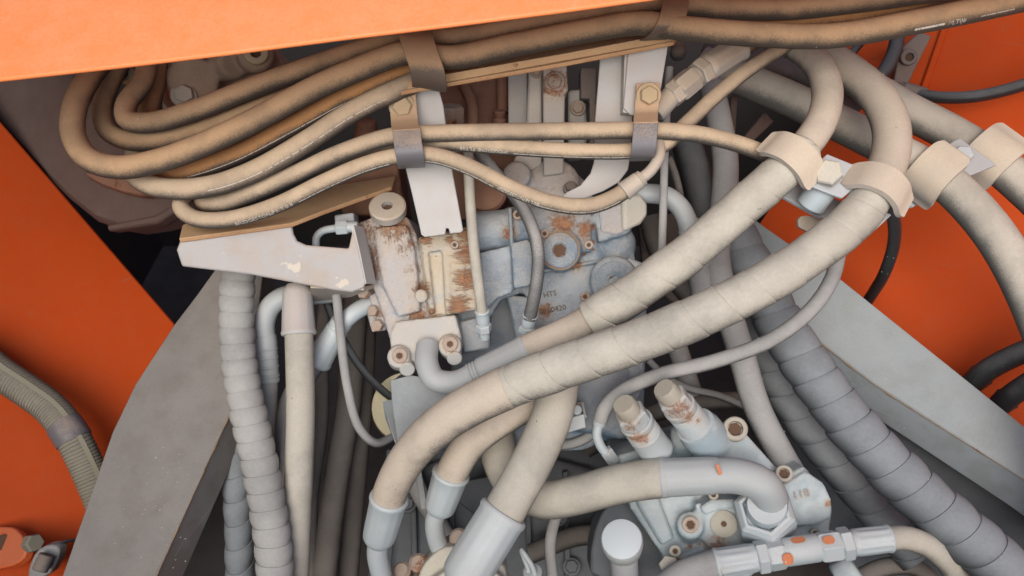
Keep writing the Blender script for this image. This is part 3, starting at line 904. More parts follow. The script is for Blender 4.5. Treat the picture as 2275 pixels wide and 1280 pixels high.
surf('valve_right', (.17, .215, .26), (.45, .41, .365), amt=.6, thr=(.2, 1.0), grain=1.0, rough=.5, rust=.10, spots=SP2, rcol=((.21, .055, .02), (.44, .2, .08)), bump=.6, bdist=.0016, bscale=330, tint=(.29, .325, .36), joints=True, lump=5)
vb = thing('valve_block', 'rust streaked cast valve block with plugs in the centre of the picture', 'valve', P(1000, 800, 1.0))
mb = MB()
mb.slab_px([(790, 498), (832, 480), (905, 482), (924, 520), (945, 600), (952, 700), (1010, 702), (1018, 770), (884, 800), (862, 745), (848, 690), (828, 640), (806, 560)], .955, .10)
mb.cyl(P(868, 490, .982), P(885, 700, .975), px(46, .95), 24)
mb.slab_px([(818, 655), (850, 650), (866, 720), (838, 722), (828, 700)], .965, .04)
mb.slab_px([(800, 640), (845, 632), (858, 735), (825, 738), (812, 690)], .985, .04)
mb.slab_px([(832, 506), (904, 500), (922, 560), (930, 640), (934, 692), (884, 704), (852, 640), (838, 570)], .944, .05)
mb.slab_px([(806, 500), (828, 492), (846, 570), (858, 640), (846, 640), (826, 590)], .950, .05)
obj('left_body', mb, 'valve_left', vb, remesh=.0026, smooth_it=5)
mb = MB()
mb.slab_px([(928, 528), (1058, 500), (1064, 560), (1060, 690), (952, 710), (942, 640)], .948, .10)
mb.slab_px([(982, 560), (1062, 550), (1060, 688), (990, 700)], .940, .03)
mb.slab_px([(930, 530), (1056, 505), (1058, 545), (938, 562)], .940, .03)
mb.slab_px([(938, 568), (952, 566), (966, 694), (954, 700)], .941, .03)
mb.slab_px([(1000, 585), (1030, 580), (1032, 670), (1006, 676)], .937, .03)
mb.cyl(P(940, 655, .945), P(935, 658, .925), px(15, .94), 16)
obj('ribbed_body', mb, 'valve_cream', vb, remesh=.0022, smooth_it=3)
mb = MB()
body = [(1040, 470), (1200, 460), (1320, 465), (1400, 500), (1430, 690), (1430, 860), (1184, 860), (1182, 672), (1160, 650), (1112, 668), (1090, 705), (1086, 775), (1020, 790), (1015, 700), (1040, 600)]
mb.slab_px(body, .985, .09)
mb.cyl(P(1040, 520, .985), P(1135, 508, .985), px(44, .985), 28)
mb.cyl(P(1125, 508, .985), P(1300, 500, .985), px(48, .985), 28)
mb.slab_px([(1185, 480), (1312, 470), (1316, 560), (1190, 560)], .962, .05)
mb.cyl(P(1245, 557, .99), P(1243, 556, .955), px(48, .97), 32)
mb.ball(P(1362, 545, 1.0), px(52, 1.0))
mb.ball(P(1345, 505, 1.0), px(52, 1.0))
mb.cyl(P(1368, 628, 1.0), P(1363, 622, .952), px(54, .97), 32)
mb.slab_px([(1320, 470), (1405, 460), (1418, 490), (1395, 520), (1330, 540)], .965, .06)
obj('right_body', mb, 'valve_right', vb, remesh=.0026, smooth_it=5)
mb = MB()
mb.slab_px([(1064, 562), (1131, 546), (1137, 650), (1108, 662), (1080, 690), (1066, 690)], .958, .05)
mb.slab_px([(1134, 541), (1172, 532), (1190, 548), (1193, 632), (1141, 643)], .948, .05)
obj('split_lug', mb, 'valve_right', vb, remesh=.0022, smooth_it=5)
obj('arch_back', MB().slab_px([(1000, 640), (1440, 620), (1430, 980), (1000, 990)], 1.045, .08), 'blue_cast', vb, bevel=.006)
obj('inner_column', MB().slab_px([(1125, 655), (1180, 660), (1178, 760), (1150, 770), (1140, 720)], 1.0, .04), 'valve_right', vb, bevel=.003)
def plug(parent, x, y, d, w, h, u, r, mat, hole=.36, name='plug'):
    return socket_screw(parent, x, y, d, w, h, mat, u, r, name, hole=hole)
plug(vb, 863, 470, .955, 82, 22, .75, -.15, 'zinc_dusty', .3, 'threaded_plug')
plug(vb, 1244, 556, .953, 78, 10, .0, -.05, 'valve_right', .42, 'round_plug')
obj('plug_groove', MB().lathe(P(1244, 556, .9575), P(1244, 556, .955), [(0, px(44, .957)), (1, px(44, .957))], 32), 'edge_rust', vb)
plug(vb, 1364, 623, .955, 84, 9, -.1, .05, 'valve_right', .3, 'round_plug')
obj('side_lug', MB().slab_px([(1386, 436, .955), (1424, 430, .965), (1440, 452, .97), (1440, 478, .97), (1426, 498, .965), (1388, 514, .955)], .96, .03), 'flange_cream', vb, bevel=.004)
obj('side_block', MB().slab_px([(1330, 462), (1386, 452), (1387, 516), (1372, 524), (1335, 515)], .962, .04), 'valve_left', vb, bevel=.003)
# flange with four screws
fl = MB()
fl.slab_px([(864, 748), (878, 715), (1012, 700), (1026, 752), (1022, 800), (990, 800), (978, 768), (925, 780), (928, 818), (898, 832), (872, 800)], .935, .035)
fl.cyl(P(888, 800, .96), P(886, 792, .925), px(26, .94), 18)
fl.cyl(P(1000, 775, .96), P(1000, 768, .925), px(26, .94), 18)
surf('flange_grey', (.43, .42, .405), (.54, .46, .37), amt=.7, thr=(.2, 1.0), grain=.9, rust=.10, spots=[(P(888, 790, .925), .009), (P(1000, 765, .925), .010)], bump=.4)
obj('flange', fl, 'flange_grey', vb, remesh=.0024, smooth_it=4)
for (x, y, d) in ((888, 790, .925), (1000, 764, .925)):
    socket_screw(vb, x, y, d, 34, 8, 'bolt_rust', -.1, 0, 'flange_screw', hole=.45)
for (x, y) in ((905, 822), (1010, 798)):
    obj('flange_foot', MB().cyl(P(x - 2, y - 22, .945), P(x, y, .925), px(17, .93), 18), 'flange_grey', vb)
for (x, y, w, u, r_) in ((812, 652, 30, .2, -.6), (832, 690, 26, -.1, -.5), (842, 722, 28, -.2, -.5)):
    bolt(vb, x, y, .965, w, 14, 'bolt_rust', u, r_, washer=False, name='side_bolt')
for (x, y, d, w) in ((1150, 478, .952, 22), (1210, 520, .958, 20), (1308, 545, .96, 20), (1010, 545, .938, 18), (1300, 660, .98, 22), (1052, 725, .98, 20)):
    socket_screw(vb, x, y, d, w, 8, 'bolt_rust', .1, 0, 'body_screw', hole=.5)
obj('parting_rib', MB().slab_px([(1128, 462), (1137, 461), (1142, 548), (1133, 549)], .948, .03), 'valve_right', vb, bevel=.002)
obj('cast_rib', MB().slab_px([(1200, 600), (1340, 575), (1342, 583), (1202, 609)], .978, .02), 'valve_right', vb, bevel=.002)
obj('lower_pad', MB().slab_px([(1020, 715), (1086, 700), (1090, 775), (1030, 785)], .968, .03), 'valve_right', vb, bevel=.003)
obj('rear_cap', MB().cyl(P(1080, 440, 1.03), P(1078, 425, 1.0), px(48, 1.0), 28), 'rusty_dark', vb)
# casting marks
def stamp(parent, body, x, y, d, size, ang, mat='stamp_dark', plane=None):
    vs, fs = text_mesh(body)
    c, s_ = math.cos(ang), math.sin(ang)
    out = []
    for v in vs:
        X = x + (v.x * c - v.y * s_) * size
        Y = y - (v.x * s_ + v.y * c) * size
        out.append(P(X, Y, d))
    return obj('cast_lettering', MB().add(out, fs), mat, parent, flat=True)
stamp(vb, 'HTS', 1208, 662, .982, 17, .2)
stamp(vb, '0160420', 1200, 698, .982, 17, .18)
# little hoses in front of the block
def fitting_end(parent, pts, w):
    (a, b) = pts
    v = lambda k: tuple(a[i] + (b[i] - a[i]) * k for i in range(3))
    ferrule(parent, v(0), v(.5), w, w * .95, 'zinc', n=8, amp=.01, rings=3)
    nut(parent, v(.48), v(.75), w * 1.15, 'zinc', 'nut')
    sleeve(parent, v(.74), v(1), w * .75, 'zinc', 'stem')
e, pa, r = hose('pilot_hose', 'thin pale hose hanging in front of the rusty block, left of two', [(1040, 330, .93), (1042, 400, .93), (1046, 470, .925), (1054, 560, .918), (1064, 640, .918), (1071, 695, .925)], 24, 'hose_pale', group='thin pilot hoses over the block', fittings=True, seg=16)
fitting_end(e, ((1071, 690, .925), (1077, 752, .945)), 32)
e, pa, r = hose('pilot_hose', 'thin hose darkening downwards in front of the block, right of two', [(1062, 335, .945), (1105, 390, .94), (1150, 445, .93), (1180, 500, .92), (1195, 560, .915), (1192, 630, .917), (1176, 710, .93)], 29, 'pilot_dark', group='thin pilot hoses over the block', fittings=True, seg=16)
fitting_end(e, ((1178, 700, .93), (1166, 752, .945)), 34)

# ------------------------------------------------------------------ grey pump housing and cream disc under the block
pu = thing('pump_housing', 'grey blue pump housing below the flange elbow at centre', 'housing', P(1100, 1020, 1.05))
mb = MB()
mb.slab_px([(868, 846), (905, 836), (1000, 842), (1120, 850), (1300, 826), (1424, 800), (1436, 850), (1390, 960), (1300, 1000), (1150, 1010), (960, 1010), (884, 985), (872, 900)], .99, .10)
mb.cyl(P(1010, 860, 1.02), P(1030, 990, 1.01), px(110, 1.0), 32)
mb.cyl(P(1340, 800, 1.03), P(1310, 960, 1.02), px(95, 1.0), 32)
obj('casing', mb, 'blue_cast', pu, remesh=.003, smooth_it=4)
sp_ = Plane((868, 850, .935), (905, 985, .935), (1000, 850, .955))
obj('guard_sheet', MB().slab([sp_.at(*q) for q in [(868, 846), (912, 834), (1010, 850), (1060, 872), (1000, 940), (900, 1000), (884, 985), (872, 900)]], .003), 'grey_plate_cool', pu)
obj('guard_tab', MB().slab_px([(850, 892, .97), (870, 888, .955), (880, 985, .95), (884, 985, .95), (878, 985, .95), (856, 930, .97)], .96, .003), 'grey_plate_cool', pu)
obj('cream_disc', MB().lathe(P(905, 905, 1.075), P(900, 903, 1.06), [(0, px(78, 1.07)), (.5, px(78, 1.07)), (1, px(74, 1.07))], 40), 'cream', None, 'cream round disc peeking out behind the grey pump housing', 'disc', sharp=30)
cb = thing('cable_connector', 'small grey open box connector below the right wrapped hose at centre', 'connector', P(1285, 960, .945))
obj('box_back', MB().slab_px([(1262, 898), (1290, 893), (1298, 930), (1262, 936)], .955, .004), 'dark_cast', cb)
obj('box_front', MB().slab_px([(1258, 930), (1298, 920), (1302, 950), (1262, 962)], .937, .006), 'pipe_grey', cb, bevel=.001)
obj('box_side', MB().slab_px([(1291, 895, .955), (1296, 893, .955), (1302, 922, .937), (1298, 924, .937)], .94, .004), 'pipe_grey', cb)
obj('pin', MB().cyl(P(1280, 918, .95), P(1282, 910, .94), px(11, .95), 12), 'zinc', cb)

# ------------------------------------------------------------------ big wrapped hoses and their saddle clamps
G2 = 'large pale hoses crossing the picture'
W1, q1, s1 = wrapped('upper of the two large pale tape wrapped hoses crossing the centre',
    [(1600, 45, 1.02), (1690, 70, .99), (1765, 100, .96), (1818, 145, .93), (1838, 205, .905), (1824, 272, .885), (1783, 332, .872), (1735, 384, .865), (1650, 458, .86), (1555, 543, .86), (1450, 622, .86), (1350, 688, .865), (1260, 738, .878), (1165, 780, .892)],
    84, 'wrap_pale', 70, TAPE, (1785, 332), (1312, 711), 'hose_end', px(70, .87) / 2, group=G2)
ferrule(W1, (1173, 777, .891), (1045, 836, .897), 70, 62, 'pipe_grey', n=12, amp=.02, rings=3)
pipe(W1, [(1062, 828, .896), (1010, 850, .90), (965, 842, .905), (948, 805, .915), (950, 768, .93)], 52)
W2, q2, s2 = wrapped('lower of the two large pale tape wrapped hoses, curving down to bottom centre',
    [(1700, 60, 1.06), (1800, 105, 1.02), (1880, 155, .98), (1945, 210, .945), (1978, 275, .915), (1978, 345, .89), (1950, 412, .868), (1908, 478, .85), (1830, 545, .835), (1700, 630, .82), (1550, 704, .812), (1400, 764, .81), (1250, 815, .812), (1110, 868, .82), (985, 938, .84), (905, 1020, .865), (868, 1092, .885), (862, 1116, .892)],
    88, 'wrap_pale', 76, TAPE, (1950, 412), (1130, 860), 'hose_end', -1, group=G2)
ferrule(W2, (865, 1104, .888), (839, 1206, .915), 84, 76, 'zinc', n=12, amp=.03, rings=0)
pipe(W2, [(843, 1190, .912), (838, 1230, .92), (848, 1280, .93), (860, 1340, .94)], 46, 'zinc')
def saddle(label, path, x, y, along_px, d, ext=2.1, flip=1, group='saddle clamps on the right hoses'):
    q = path[0].near(x, y)
    c, t, _, _ = path[0].at(q)
    r = path[1] * 1.03
    n = (CAM - c)
    n = (n - t * n.dot(t)).normalized()
    sd = t.cross(n) * flip
    pts = [c - sd * 1.6 * r + n * .0 * r, c - sd * 1.36 * r + n * .25 * r, c - sd * 1.12 * r + n * .72 * r, c - sd * .5 * r + n * 1.14 * r, c + n * 1.2 * r, c + sd * .6 * r + n * 1.1 * r, c + sd * 1.15 * r + n * .65 * r, c + sd * 1.45 * r + n * .42 * r, c + sd * ext * r + n * .4 * r]
    th = thing('saddle_clamp', label, 'clamp', c, group)
    obj('saddle_strap', MB().ribbon(chaikin(pts, 2, False), t * px(along_px, d) / 2, .0062, r * .5), 'saddle', th, bevel=.0024)
    return th, c, t, n, sd, r
k1 = saddle('pale saddle clamp on the upper wrapped hose, leftmost of four', (q1, s1), 1752, 365, 70, .86, 1.5, -1)
k2 = saddle('pale saddle clamp on the lower wrapped hose, right of the bolted link plate', (q2, s2), 1940, 430, 74, .86, 1.4, 1)
lk = thing('link_plate', 'white link plate with a pale hex bolt between the two wrapped hoses', 'plate', P(1840, 420, .86))
obj('plate', MB().slab_px([(1776, 402, .855), (1838, 342, .865), (1912, 372, .868), (1896, 420, .858), (1872, 440, .852), (1830, 425, .852)], .85, .004), 'plate_steel', lk, bevel=.001)
bolt(lk, 1842, 388, .853, 62, 22, 'bolt_pale', u=.35, r=-.1, washer=False, twist=.15)
lk2 = thing('spacer_plate', 'lower steel plate with a shiny spacer under the link plate', 'plate', P(1800, 470, .90))
obj('plate', MB().slab_px([(1738, 436, .905), (1770, 408, .91), (1890, 455, .905), (1850, 488, .895), (1815, 480, .895)], .9, .005), 'plate_steel', lk2, bevel=.001)
obj('spacer', MB().cyl(P(1832, 412, .872), P(1800, 458, .888), px(33, .88), 24), 'zinc', lk2)
obj('tab', MB().slab_px([(1772, 482), (1800, 478), (1850, 500), (1845, 520), (1775, 512)], .915, .006, 1), 'saddle', lk2)
obj('lower_plate_end', MB().slab_px([(1905, 520), (1965, 470), (1980, 478), (1920, 534)], .875, .006), 'plate_steel', lk2)
# two further hoses at right with their own clamps
G3 = 'pale hoses in front of the right orange panel'
e3, q3, s3 = hose('hydraulic_hose', 'thick pale hose sweeping down the right edge, inner of the clamped pair',
    [(1560, 140, 1.10), (1640, 172, 1.08), (1760, 222, 1.06), (1880, 282, 1.03), (1985, 335, 1.0), (2075, 385, .975), (2140, 440, .955), (2205, 515, .935), (2255, 595, .92), (2300, 690, .91), (2340, 800, .9), (2380, 1000, .89), (2390, 1300, .88), (2380, 1700, .87)], 84, 'hose_side', group=G3)
e4, q4, s4 = hose('hydraulic_hose', 'pale hose at the far right edge, outer of the clamped pair',
    [(1840, 140, 1.12), (1930, 195, 1.10), (2020, 248, 1.08), (2110, 295, 1.05), (2190, 345, 1.02), (2270, 410, 1.0), (2350, 490, .98), (2450, 640, .95), (2520, 860, .92), (2550, 1200, .9), (2550, 1600, .88)], 84, 'hose_side', group=G3)
k3 = saddle('pale saddle clamp with two dark nicks on the inner right edge hose', (q3, s3), 2082, 388, 84, .97, 1.4, -1)
k4 = saddle('pale saddle clamp on the outer right edge hose, rightmost of four', (q4, s4), 2200, 352, 90, 1.01, 1.4, 1)
lk3 = thing('link_plate', 'white link plate with a small bolt between the two right edge clamps', 'plate', P(2150, 370, .98))
obj('plate', MB().slab_px([(2084, 334, .965), (2132, 306, .98), (2214, 366, .965), (2140, 396, .95)], .98, .004), 'plate_steel', lk3, bevel=.001)
bolt(lk3, 2140, 346, .958, 44, 12, 'plate_steel', u=.3, washer=False)
obj('lower_link_plate', MB().slab_px([(2000, 420, 1.0), (2030, 405, 1.01), (2065, 440, 1.0), (2030, 458, .99), (2005, 448, .99)], .99, .006), 'plate_steel', None, 'small bare steel plate end below the inner right clamp', 'plate', bevel=.001)
e, pa, r = hose('hydraulic_hose', 'black hose with ringed end fitting at top right on the orange panel', [(2032, 208, 1.24), (2080, 216, 1.22), (2150, 216, 1.2), (2220, 204, 1.19), (2330, 170, 1.18), (2550, 90, 1.18), (2900, -40, 1.2)], 27, 'hose_dark', group='dark hoses on the right', fittings=True)
ferrule(e, (2055, 213, 1.235), (1998, 196, 1.25), 34, 34, 'dark_cast', n=8, amp=.02, rings=3)
obj('lug', MB().slab_px([(1950, 180), (1985, 175), (2010, 190), (2002, 212), (1965, 205)], 1.26, .02, 1), 'dark_cast', e)
hose('hydraulic_hose', 'short black hose coming down behind the top right panel fold', [(1998, 60, 1.30), (1985, 120, 1.29), (1960, 165, 1.28), (1930, 200, 1.28)], 32, 'hose_dark', group='dark hoses on the right')
hose('hydraulic_hose', 'thin black cable left of the short black hose at top right', [(1925, 80, 1.33), (1900, 110, 1.33), (1875, 140, 1.33)], 18, 'hose_dark', group='dark hoses on the right')
pz = thing('bolt_boss', 'dull round bolt boss on the orange panel at top right', 'bolt', P(2025, 180, 1.28))
socket_screw(pz, 2018, 128, 1.30, 36, 12, 'dark_cast', .1, .2)
obj('strip', MB().slab_px([(2000, 110), (2045, 70), (2070, 80), (2030, 160), (2010, 205), (1985, 190)], 1.31, .01), 'dark_cast', pz, bevel=.002)
e, pa, r = hose('hydraulic_hose', 'thin black hose with white tick marks below the right saddle clamp', [(1960, 430, .94), (1984, 480, .97), (1986, 540, 1.02), (1968, 600, 1.07), (1940, 650, 1.14), (1905, 700, 1.22)], 26, 'hose_dark', group='dark hoses on the right', fittings=True)
for yy in (562, 597):
    q = pa.near(1976, yy)
    obj('white_tick', strip(pa, r, q, q + .0022, 0, r * 1.1, 3), 'print_white', e)
for i, (lab, pts) in enumerate([('upper black hose with ringed end entering at lower right', [(2150, 860, 1.12), (2190, 825, 1.1), (2240, 797, 1.08), (2330, 760, 1.05), (2550, 680, 1.0), (2900, 600, .97)]), ('lower black hose with ringed end entering at lower right edge', [(2215, 905, 1.08), (2245, 880, 1.06), (2290, 850, 1.04), (2360, 810, 1.02), (2600, 730, .98), (2900, 690, .95)])]):
    e, pa, r = hose('hydraulic_hose', lab, pts, 50, 'hose_dark', group='dark hoses on the right', fittings=True)
    a, b = pts[0], pts[1]
    ferrule(e, (a[0] + (b[0] - a[0]) * .8, a[1] + (b[1] - a[1]) * .8, a[2]), (a[0], a[1], a[2]), 52, 48, 'dark_cast', n=10, amp=.0, rings=3)

# ------------------------------------------------------------------ hoses at lower centre
W3, q5, s5 = hose('hydraulic_hose', 'short pale hose dropping behind the lower wrapped hose to a flared ferrule', [(1260, 850, .95), (1190, 890, .93), (1110, 935, .912), (1045, 985, .91), (1012, 1035, .914), (1000, 1060, .918)], 72, 'hose_end', group=G2, fittings=True)
ferrule(W3, (1003, 1050, .917), (974, 1138, .935), 82, 72, 'zinc', n=12, amp=.03, rings=0)
pipe(W3, [(976, 1125, .933), (965, 1160, .94), (972, 1205, .95), (990, 1245, .96), (1000, 1290, .97)], 42, 'zinc')
W4, q6, s6 = hose('hydraulic_hose', 'fat pale hose descending from centre to a long grey ferrule at the bottom', [(1245, 780, .92), (1242, 850, .90), (1224, 930, .88), (1185, 1020, .865), (1135, 1110, .855), (1100, 1170, .85)], 92, 'hose_pale', group=G2, fittings=True)
ferrule(W4, (1122, 1135, .853), (1020, 1300, .845), 110, 112, 'zinc', n=14, amp=.02, rings=0)
W5, q7, s7 = hose('hydraulic_hose', 'pale hose curling from behind to the grey elbow on the lower valve', [(1095, 900, 1.0), (1100, 960, .985), (1115, 1030, .965), (1150, 1085, .945), (1210, 1110, .93), (1290, 1098, .918), (1380, 1074, .905), (1480, 1060, .895)], 84, 'hose_pale', group=G2, fittings=True)
ferrule(W5, (1466, 1062, .896), (1615, 1055, .880), 86, 84, 'pipe_grey', n=12, amp=.02, rings=0)
pipe(W5, [(1590, 1057, .882), (1640, 1058, .876), (1690, 1076, .872), (1712, 1110, .885), (1705, 1140, .91)], 78)
obj('orange_mark', MB().slab_px([(1590, 1033), (1596, 1031), (1604, 1050), (1603, 1055), (1597, 1056)], .858, .0008), 'mark_orange', W5)
hose('cable', 'thin grey hose arc at bottom centre behind the fat ferrule', [(1262, 1100, 1.0), (1235, 1150, 1.0), (1222, 1210, 1.0), (1230, 1300, 1.0)], 25, 'hose_grey', cat='cable')
# tie rod plate and lever, bottom centre
obj('flat_bar', MB().slab_px([(921, 1040), (934, 1038), (949, 1125), (944, 1133), (935, 1131)], .97, .006), 'pipe_grey', None, 'short flat grey bar standing between two ferrules at bottom', 'bar', bevel=.001)
lv = thing('split_pin', 'small pale metal loop at the bottom centre', 'pin', P(1185, 1275, .95))
obj('loop', MB().tube(Path([(1195, 1300, .95), (1182, 1258, .945), (1160, 1225, .945), (1158, 1222, .948), (1172, 1260, .95), (1180, 1300, .955)]), px(6, .95), seg=12, step=.002), 'zinc', lv)
obj('base', MB().cyl(P(1185, 1290, .96), P(1183, 1268, .95), px(22, .95), 18), 'pipe_grey', lv)
bf = thing('flange_block', 'cream flange block with rusty bolts at the bottom centre', 'flange', P(960, 1300, .95))
mb = MB()
mb.slab_px([(925, 1300), (935, 1262), (965, 1228), (1000, 1212), (1060, 1225), (1120, 1250), (1130, 1300)], .935, .05, 1)
mb.slab_px([(930, 1310), (1000, 1262), (1090, 1262), (1140, 1310)], .915, .04)
obj('body', mb, 'flange_cream', bf, remesh=.0026, smooth_it=5)
for (x, y) in ((895, 1272), (932, 1254), (1022, 1198)):
    mb = MB()
    mb.cyl(P(x + 4, y + 8, .975), P(x - 4, y - 6, .95), px(21, .96), 16, .35)
    obj('rusty_bolt', mb, 'bolt_rust', bf)

# ------------------------------------------------------------------ lower right valve block
SP3 = [(P(1535, 1165, .93), .010), (P(1610, 1165, .93), .012), (P(1740, 1050, .93), .008), (P(1640, 960, .93), .008), (P(1770, 1150, .92), .004), (P(1500, 1250, .93), .012), (P(1590, 1210, .93), .014), (P(1838, 1118, .93), .005)]
surf('valve_blue', (.33, .40, .43), (.46, .45, .42), amt=.65, thr=(.2, 1.0), grain=1.0, rough=.5, rust=.03, spots=SP3, rcol=((.20, .06, .025), (.44, .24, .12)), bump=.45, bscale=330, tint=(.48, .545, .56), joints=True, lump=5)
v2 = thing('lower_valve_block', 'blue grey cast valve with two long plugs at the lower right', 'valve', P(1620, 1300, .98))
mb = MB()
mb.slab_px([(1368, 1015), (1450, 990), (1520, 985), (1605, 945), (1660, 975), (1730, 1055), (1790, 1046), (1835, 1082), (1850, 1130), (1840, 1190), (1700, 1262), (1640, 1300), (1490, 1300), (1472, 1235), (1400, 1130)], .945, .11)
mb.slab_px([(1560, 965), (1650, 955), (1735, 1050), (1690, 1090), (1580, 1060)], .925, .06)
mb.slab_px([(1545, 1120), (1680, 1110), (1730, 1240), (1600, 1250), (1560, 1200)], .925, .05)
mb.slab_px([(1730, 1084), (1792, 1048), (1832, 1075), (1850, 1116), (1848, 1152), (1815, 1168), (1765, 1172), (1735, 1140)], .928, .08)
mb.slab_px([(1722, 1070), (1786, 1036), (1800, 1050), (1738, 1088)], .936, .06)
mb.ball(P(1752, 1175, .965), px(58, .96))
mb.slab_px([(1800, 1150), (1848, 1140), (1842, 1195), (1806, 1212)], .94, .06)
mb.cyl(P(1535, 1190, .97), P(1533, 1165, .922), px(30, .94), 20)
mb.cyl(P(1500, 985, .96), P(1570, 968, .945), px(40, .95), 24)
mb.cyl(P(1430, 1010, .96), P(1480, 1000, .945), px(30, .95), 24)
mb.slab_px([(1480, 1250), (1560, 1215), (1640, 1240), (1650, 1300), (1490, 1300)], .93, .06)
mb.cyl(P(1860, 1290, .95), P(1905, 1262, .945), px(36, .95), 24)
obj('body', mb, 'valve_blue', v2, remesh=.0026, smooth_it=4)
def long_plug(base, tip, w, mat='valve_blue'):
    b, t = P(*base), P(*tip)
    r = px(w, base[2]) / 2
    e = obj('long_plug', MB().lathe(b, t, [(0, r * .9), (.03, r * .96), (.05, r * 1.02), (.10, r * 1.03), (.12, r * .97), (.42, r * .96), (.44, r * .88)] + [(.45 + k * .018, r * (.94 if k % 2 else .87)) for k in range(8)] + [(.60, r * .96), (.65, r * .96), (.66, r * .86), (.70, r * .86)], 28), mat, v2)
    ax = (t - b)
    obj('hex_end', MB().hexa(b + ax * .66, b + ax * .84, r * .93, .2), mat, e, flat=True, bevel=.0008)
    obj('cap', MB().lathe(b + ax * .84, t, [(0, r * .68), (.8, r * .68), (1, r * .60)], 12), 'bolt_beige', e)
surf('plug_rusty', (.40, .43, .44), (.48, .44, .39), amt=.6, thr=(.2, 1.0), grain=.9, rust=.2, spots=[(P(1420, 975, .88), .012), (P(1400, 940, .875), .010), (P(1505, 905, .87), .014), (P(1525, 925, .872), .009), (P(1490, 890, .865), .010), (P(1450, 990, .9), .006), (P(1548, 935, .88), .005)], rcol=((.18, .06, .03), (.40, .22, .13)), bump=.5, bscale=330)
long_plug((1462, 1008, .925), (1385, 897, .87), 77, 'plug_rusty')
long_plug((1568, 975, .915), (1474, 862, .865), 76, 'plug_rusty')
obj('plug_collar', MB().lathe(P(1580, 985, .925), P(1545, 945, .902), [(0, px(49, .92)), (.7, px(49, .92)), (1, px(44, .92))], 32), 'valve_blue', v2)
socket_screw(v2, 1632, 955, .915, 54, 20, 'bolt_beige', .15, .1, hole=.62)
socket_screw(v2, 1741, 1054, .915, 38, 16, 'bolt_beige', .15, .1, hole=.6)
socket_screw(v2, 1534, 1166, .922, 36, 8, 'bolt_rust', .0, 0, hole=.6)
socket_screw(v2, 1608, 1164, .921, 58, 5, 'bolt_beige', .0, 0, hole=.25, name='round_plug')
nutc, nutt = P(1700, 1158, .925), P(1698, 1132, .878)
obj('large_nut', MB().lathe(nutc, nutt, [(0, px(66, .91)), (.1, px(70, .91)), (.72, px(70, .9)), (.9, px(66, .9)), (1, px(55, .9)), (1, px(48, .9)), (.8, px(46, .9))], 6, twist=.25), 'zinc', v2, flat=True, bevel=.0012)
obj('nut_ring', MB().lathe(P(1702, 1140, .905), P(1704, 1122, .874), [(0, px(45, .9)), (.8, px(45, .9)), (1, px(41, .9))], 32), 'zinc', v2)
for (x, y, d, w) in ((1500, 1225, .925, 26), (1668, 1238, .918, 24), (1812, 1186, .935, 24), (1585, 1100, .92, 22), (1430, 1040, .94, 26)):
    socket_screw(v2, x, y, d, w, 9, 'bolt_beige', .05, 0, 'body_screw', hole=.5)
obj('step_block', MB().slab_px([(1556, 1128), (1580, 1112), (1640, 1110), (1650, 1128), (1600, 1135), (1566, 1146)], .917, .03), 'valve_blue', v2, bevel=.003)
obj('step_block', MB().slab_px([(1385, 1030), (1440, 1018), (1470, 1120), (1500, 1200), (1470, 1215), (1420, 1130)], .935, .04), 'valve_blue', v2, bevel=.004)
obj('port_plug', MB().hexa(P(1492, 1268, .93), P(1486, 1256, .905), px(24, .92), .3), 'bolt_beige', v2, flat=True, bevel=.001)
stamp(v2, '118', 1764, 1112, .9235, 26, .25, 'bolt_rust')
# in line fitting in front of it
fi = thing('inline_fitting', 'row of plated hex fittings with orange paint dots at the bottom right', 'fitting', P(1780, 1240, .87))
hose('hydraulic_hose', None, [(1460, 1320, .90), (1520, 1278, .885), (1600, 1251, .875)], 66, 'hose_grey', parent=fi, part='left_rubber_tube')
ferrule(fi, (1588, 1253, .876), (1690, 1237, .872), 66, 64, 'zinc', n=11, amp=.09, rings=0)
nut(fi, (1680, 1239, .872), (1706, 1235, .871), 74, 'zinc', 'nut', .3)
nut(fi, (1704, 1235, .871), (1742, 1228, .870), 70, 'zinc', 'hex_adapter', .6)
sleeve(fi, (1740, 1228, .870), (1820, 1216, .868), 62, 'zinc', 'centre_body')
nut(fi, (1818, 1217, .868), (1868, 1210, .867), 70, 'zinc', 'hex_adapter', .15)
nut(fi, (1866, 1210, .867), (1892, 1206, .866), 74, 'zinc', 'nut', .4)
ferrule(fi, (1978, 1196, .865), (1886, 1207, .866), 60, 62, 'zinc', n=11, amp=.09, rings=0)
hose('hydraulic_hose', None, [(1965, 1197, .865), (2010, 1195, .868), (2060, 1212, .875), (2105, 1250, .885), (2140, 1310, .9)], 52, 'hose_pale', parent=fi, part='right_rubber_tube')
dp = Path([(1680, 1239, .872), (1740, 1228, .870), (1820, 1216, .868), (1892, 1206, .866)])
for (x, y, th, l_, w_) in ((1739, 1228, .45, 24, 26), (1776, 1223, -.75, 32, 18), (1834, 1214, -.35, 26, 18)):
    q0 = dp.near(x, y)
    obj('orange_mark', strip(dp, px(35.5 if x != 1776 else 31.5, .87), q0 - px(l_, .87) / 2, q0 + px(l_, .87) / 2, th, px(w_, .87), 12, True), 'mark_orange', fi)
# white capped pin
wc = thing('capped_pin', 'round white cap on a pale shaft at the bottom, left of the lower valve', 'pin', P(1385, 1300, .95))
c0, c1 = P(1384, 1215, .885), P(1381, 1197, .857)
obj('cap', MB().lathe(c0, c1, [(0, px(43, .87)), (.45, px(46, .87)), (.85, px(46, .87)), (.97, px(43.5, .87)), (1, px(40, .87))], 40), 'white_cap', wc)
obj('shaft', MB().cyl(P(1384, 1212, .89), P(1392, 1330, .96), px(31, .9), 28), 'white_shaft', wc)

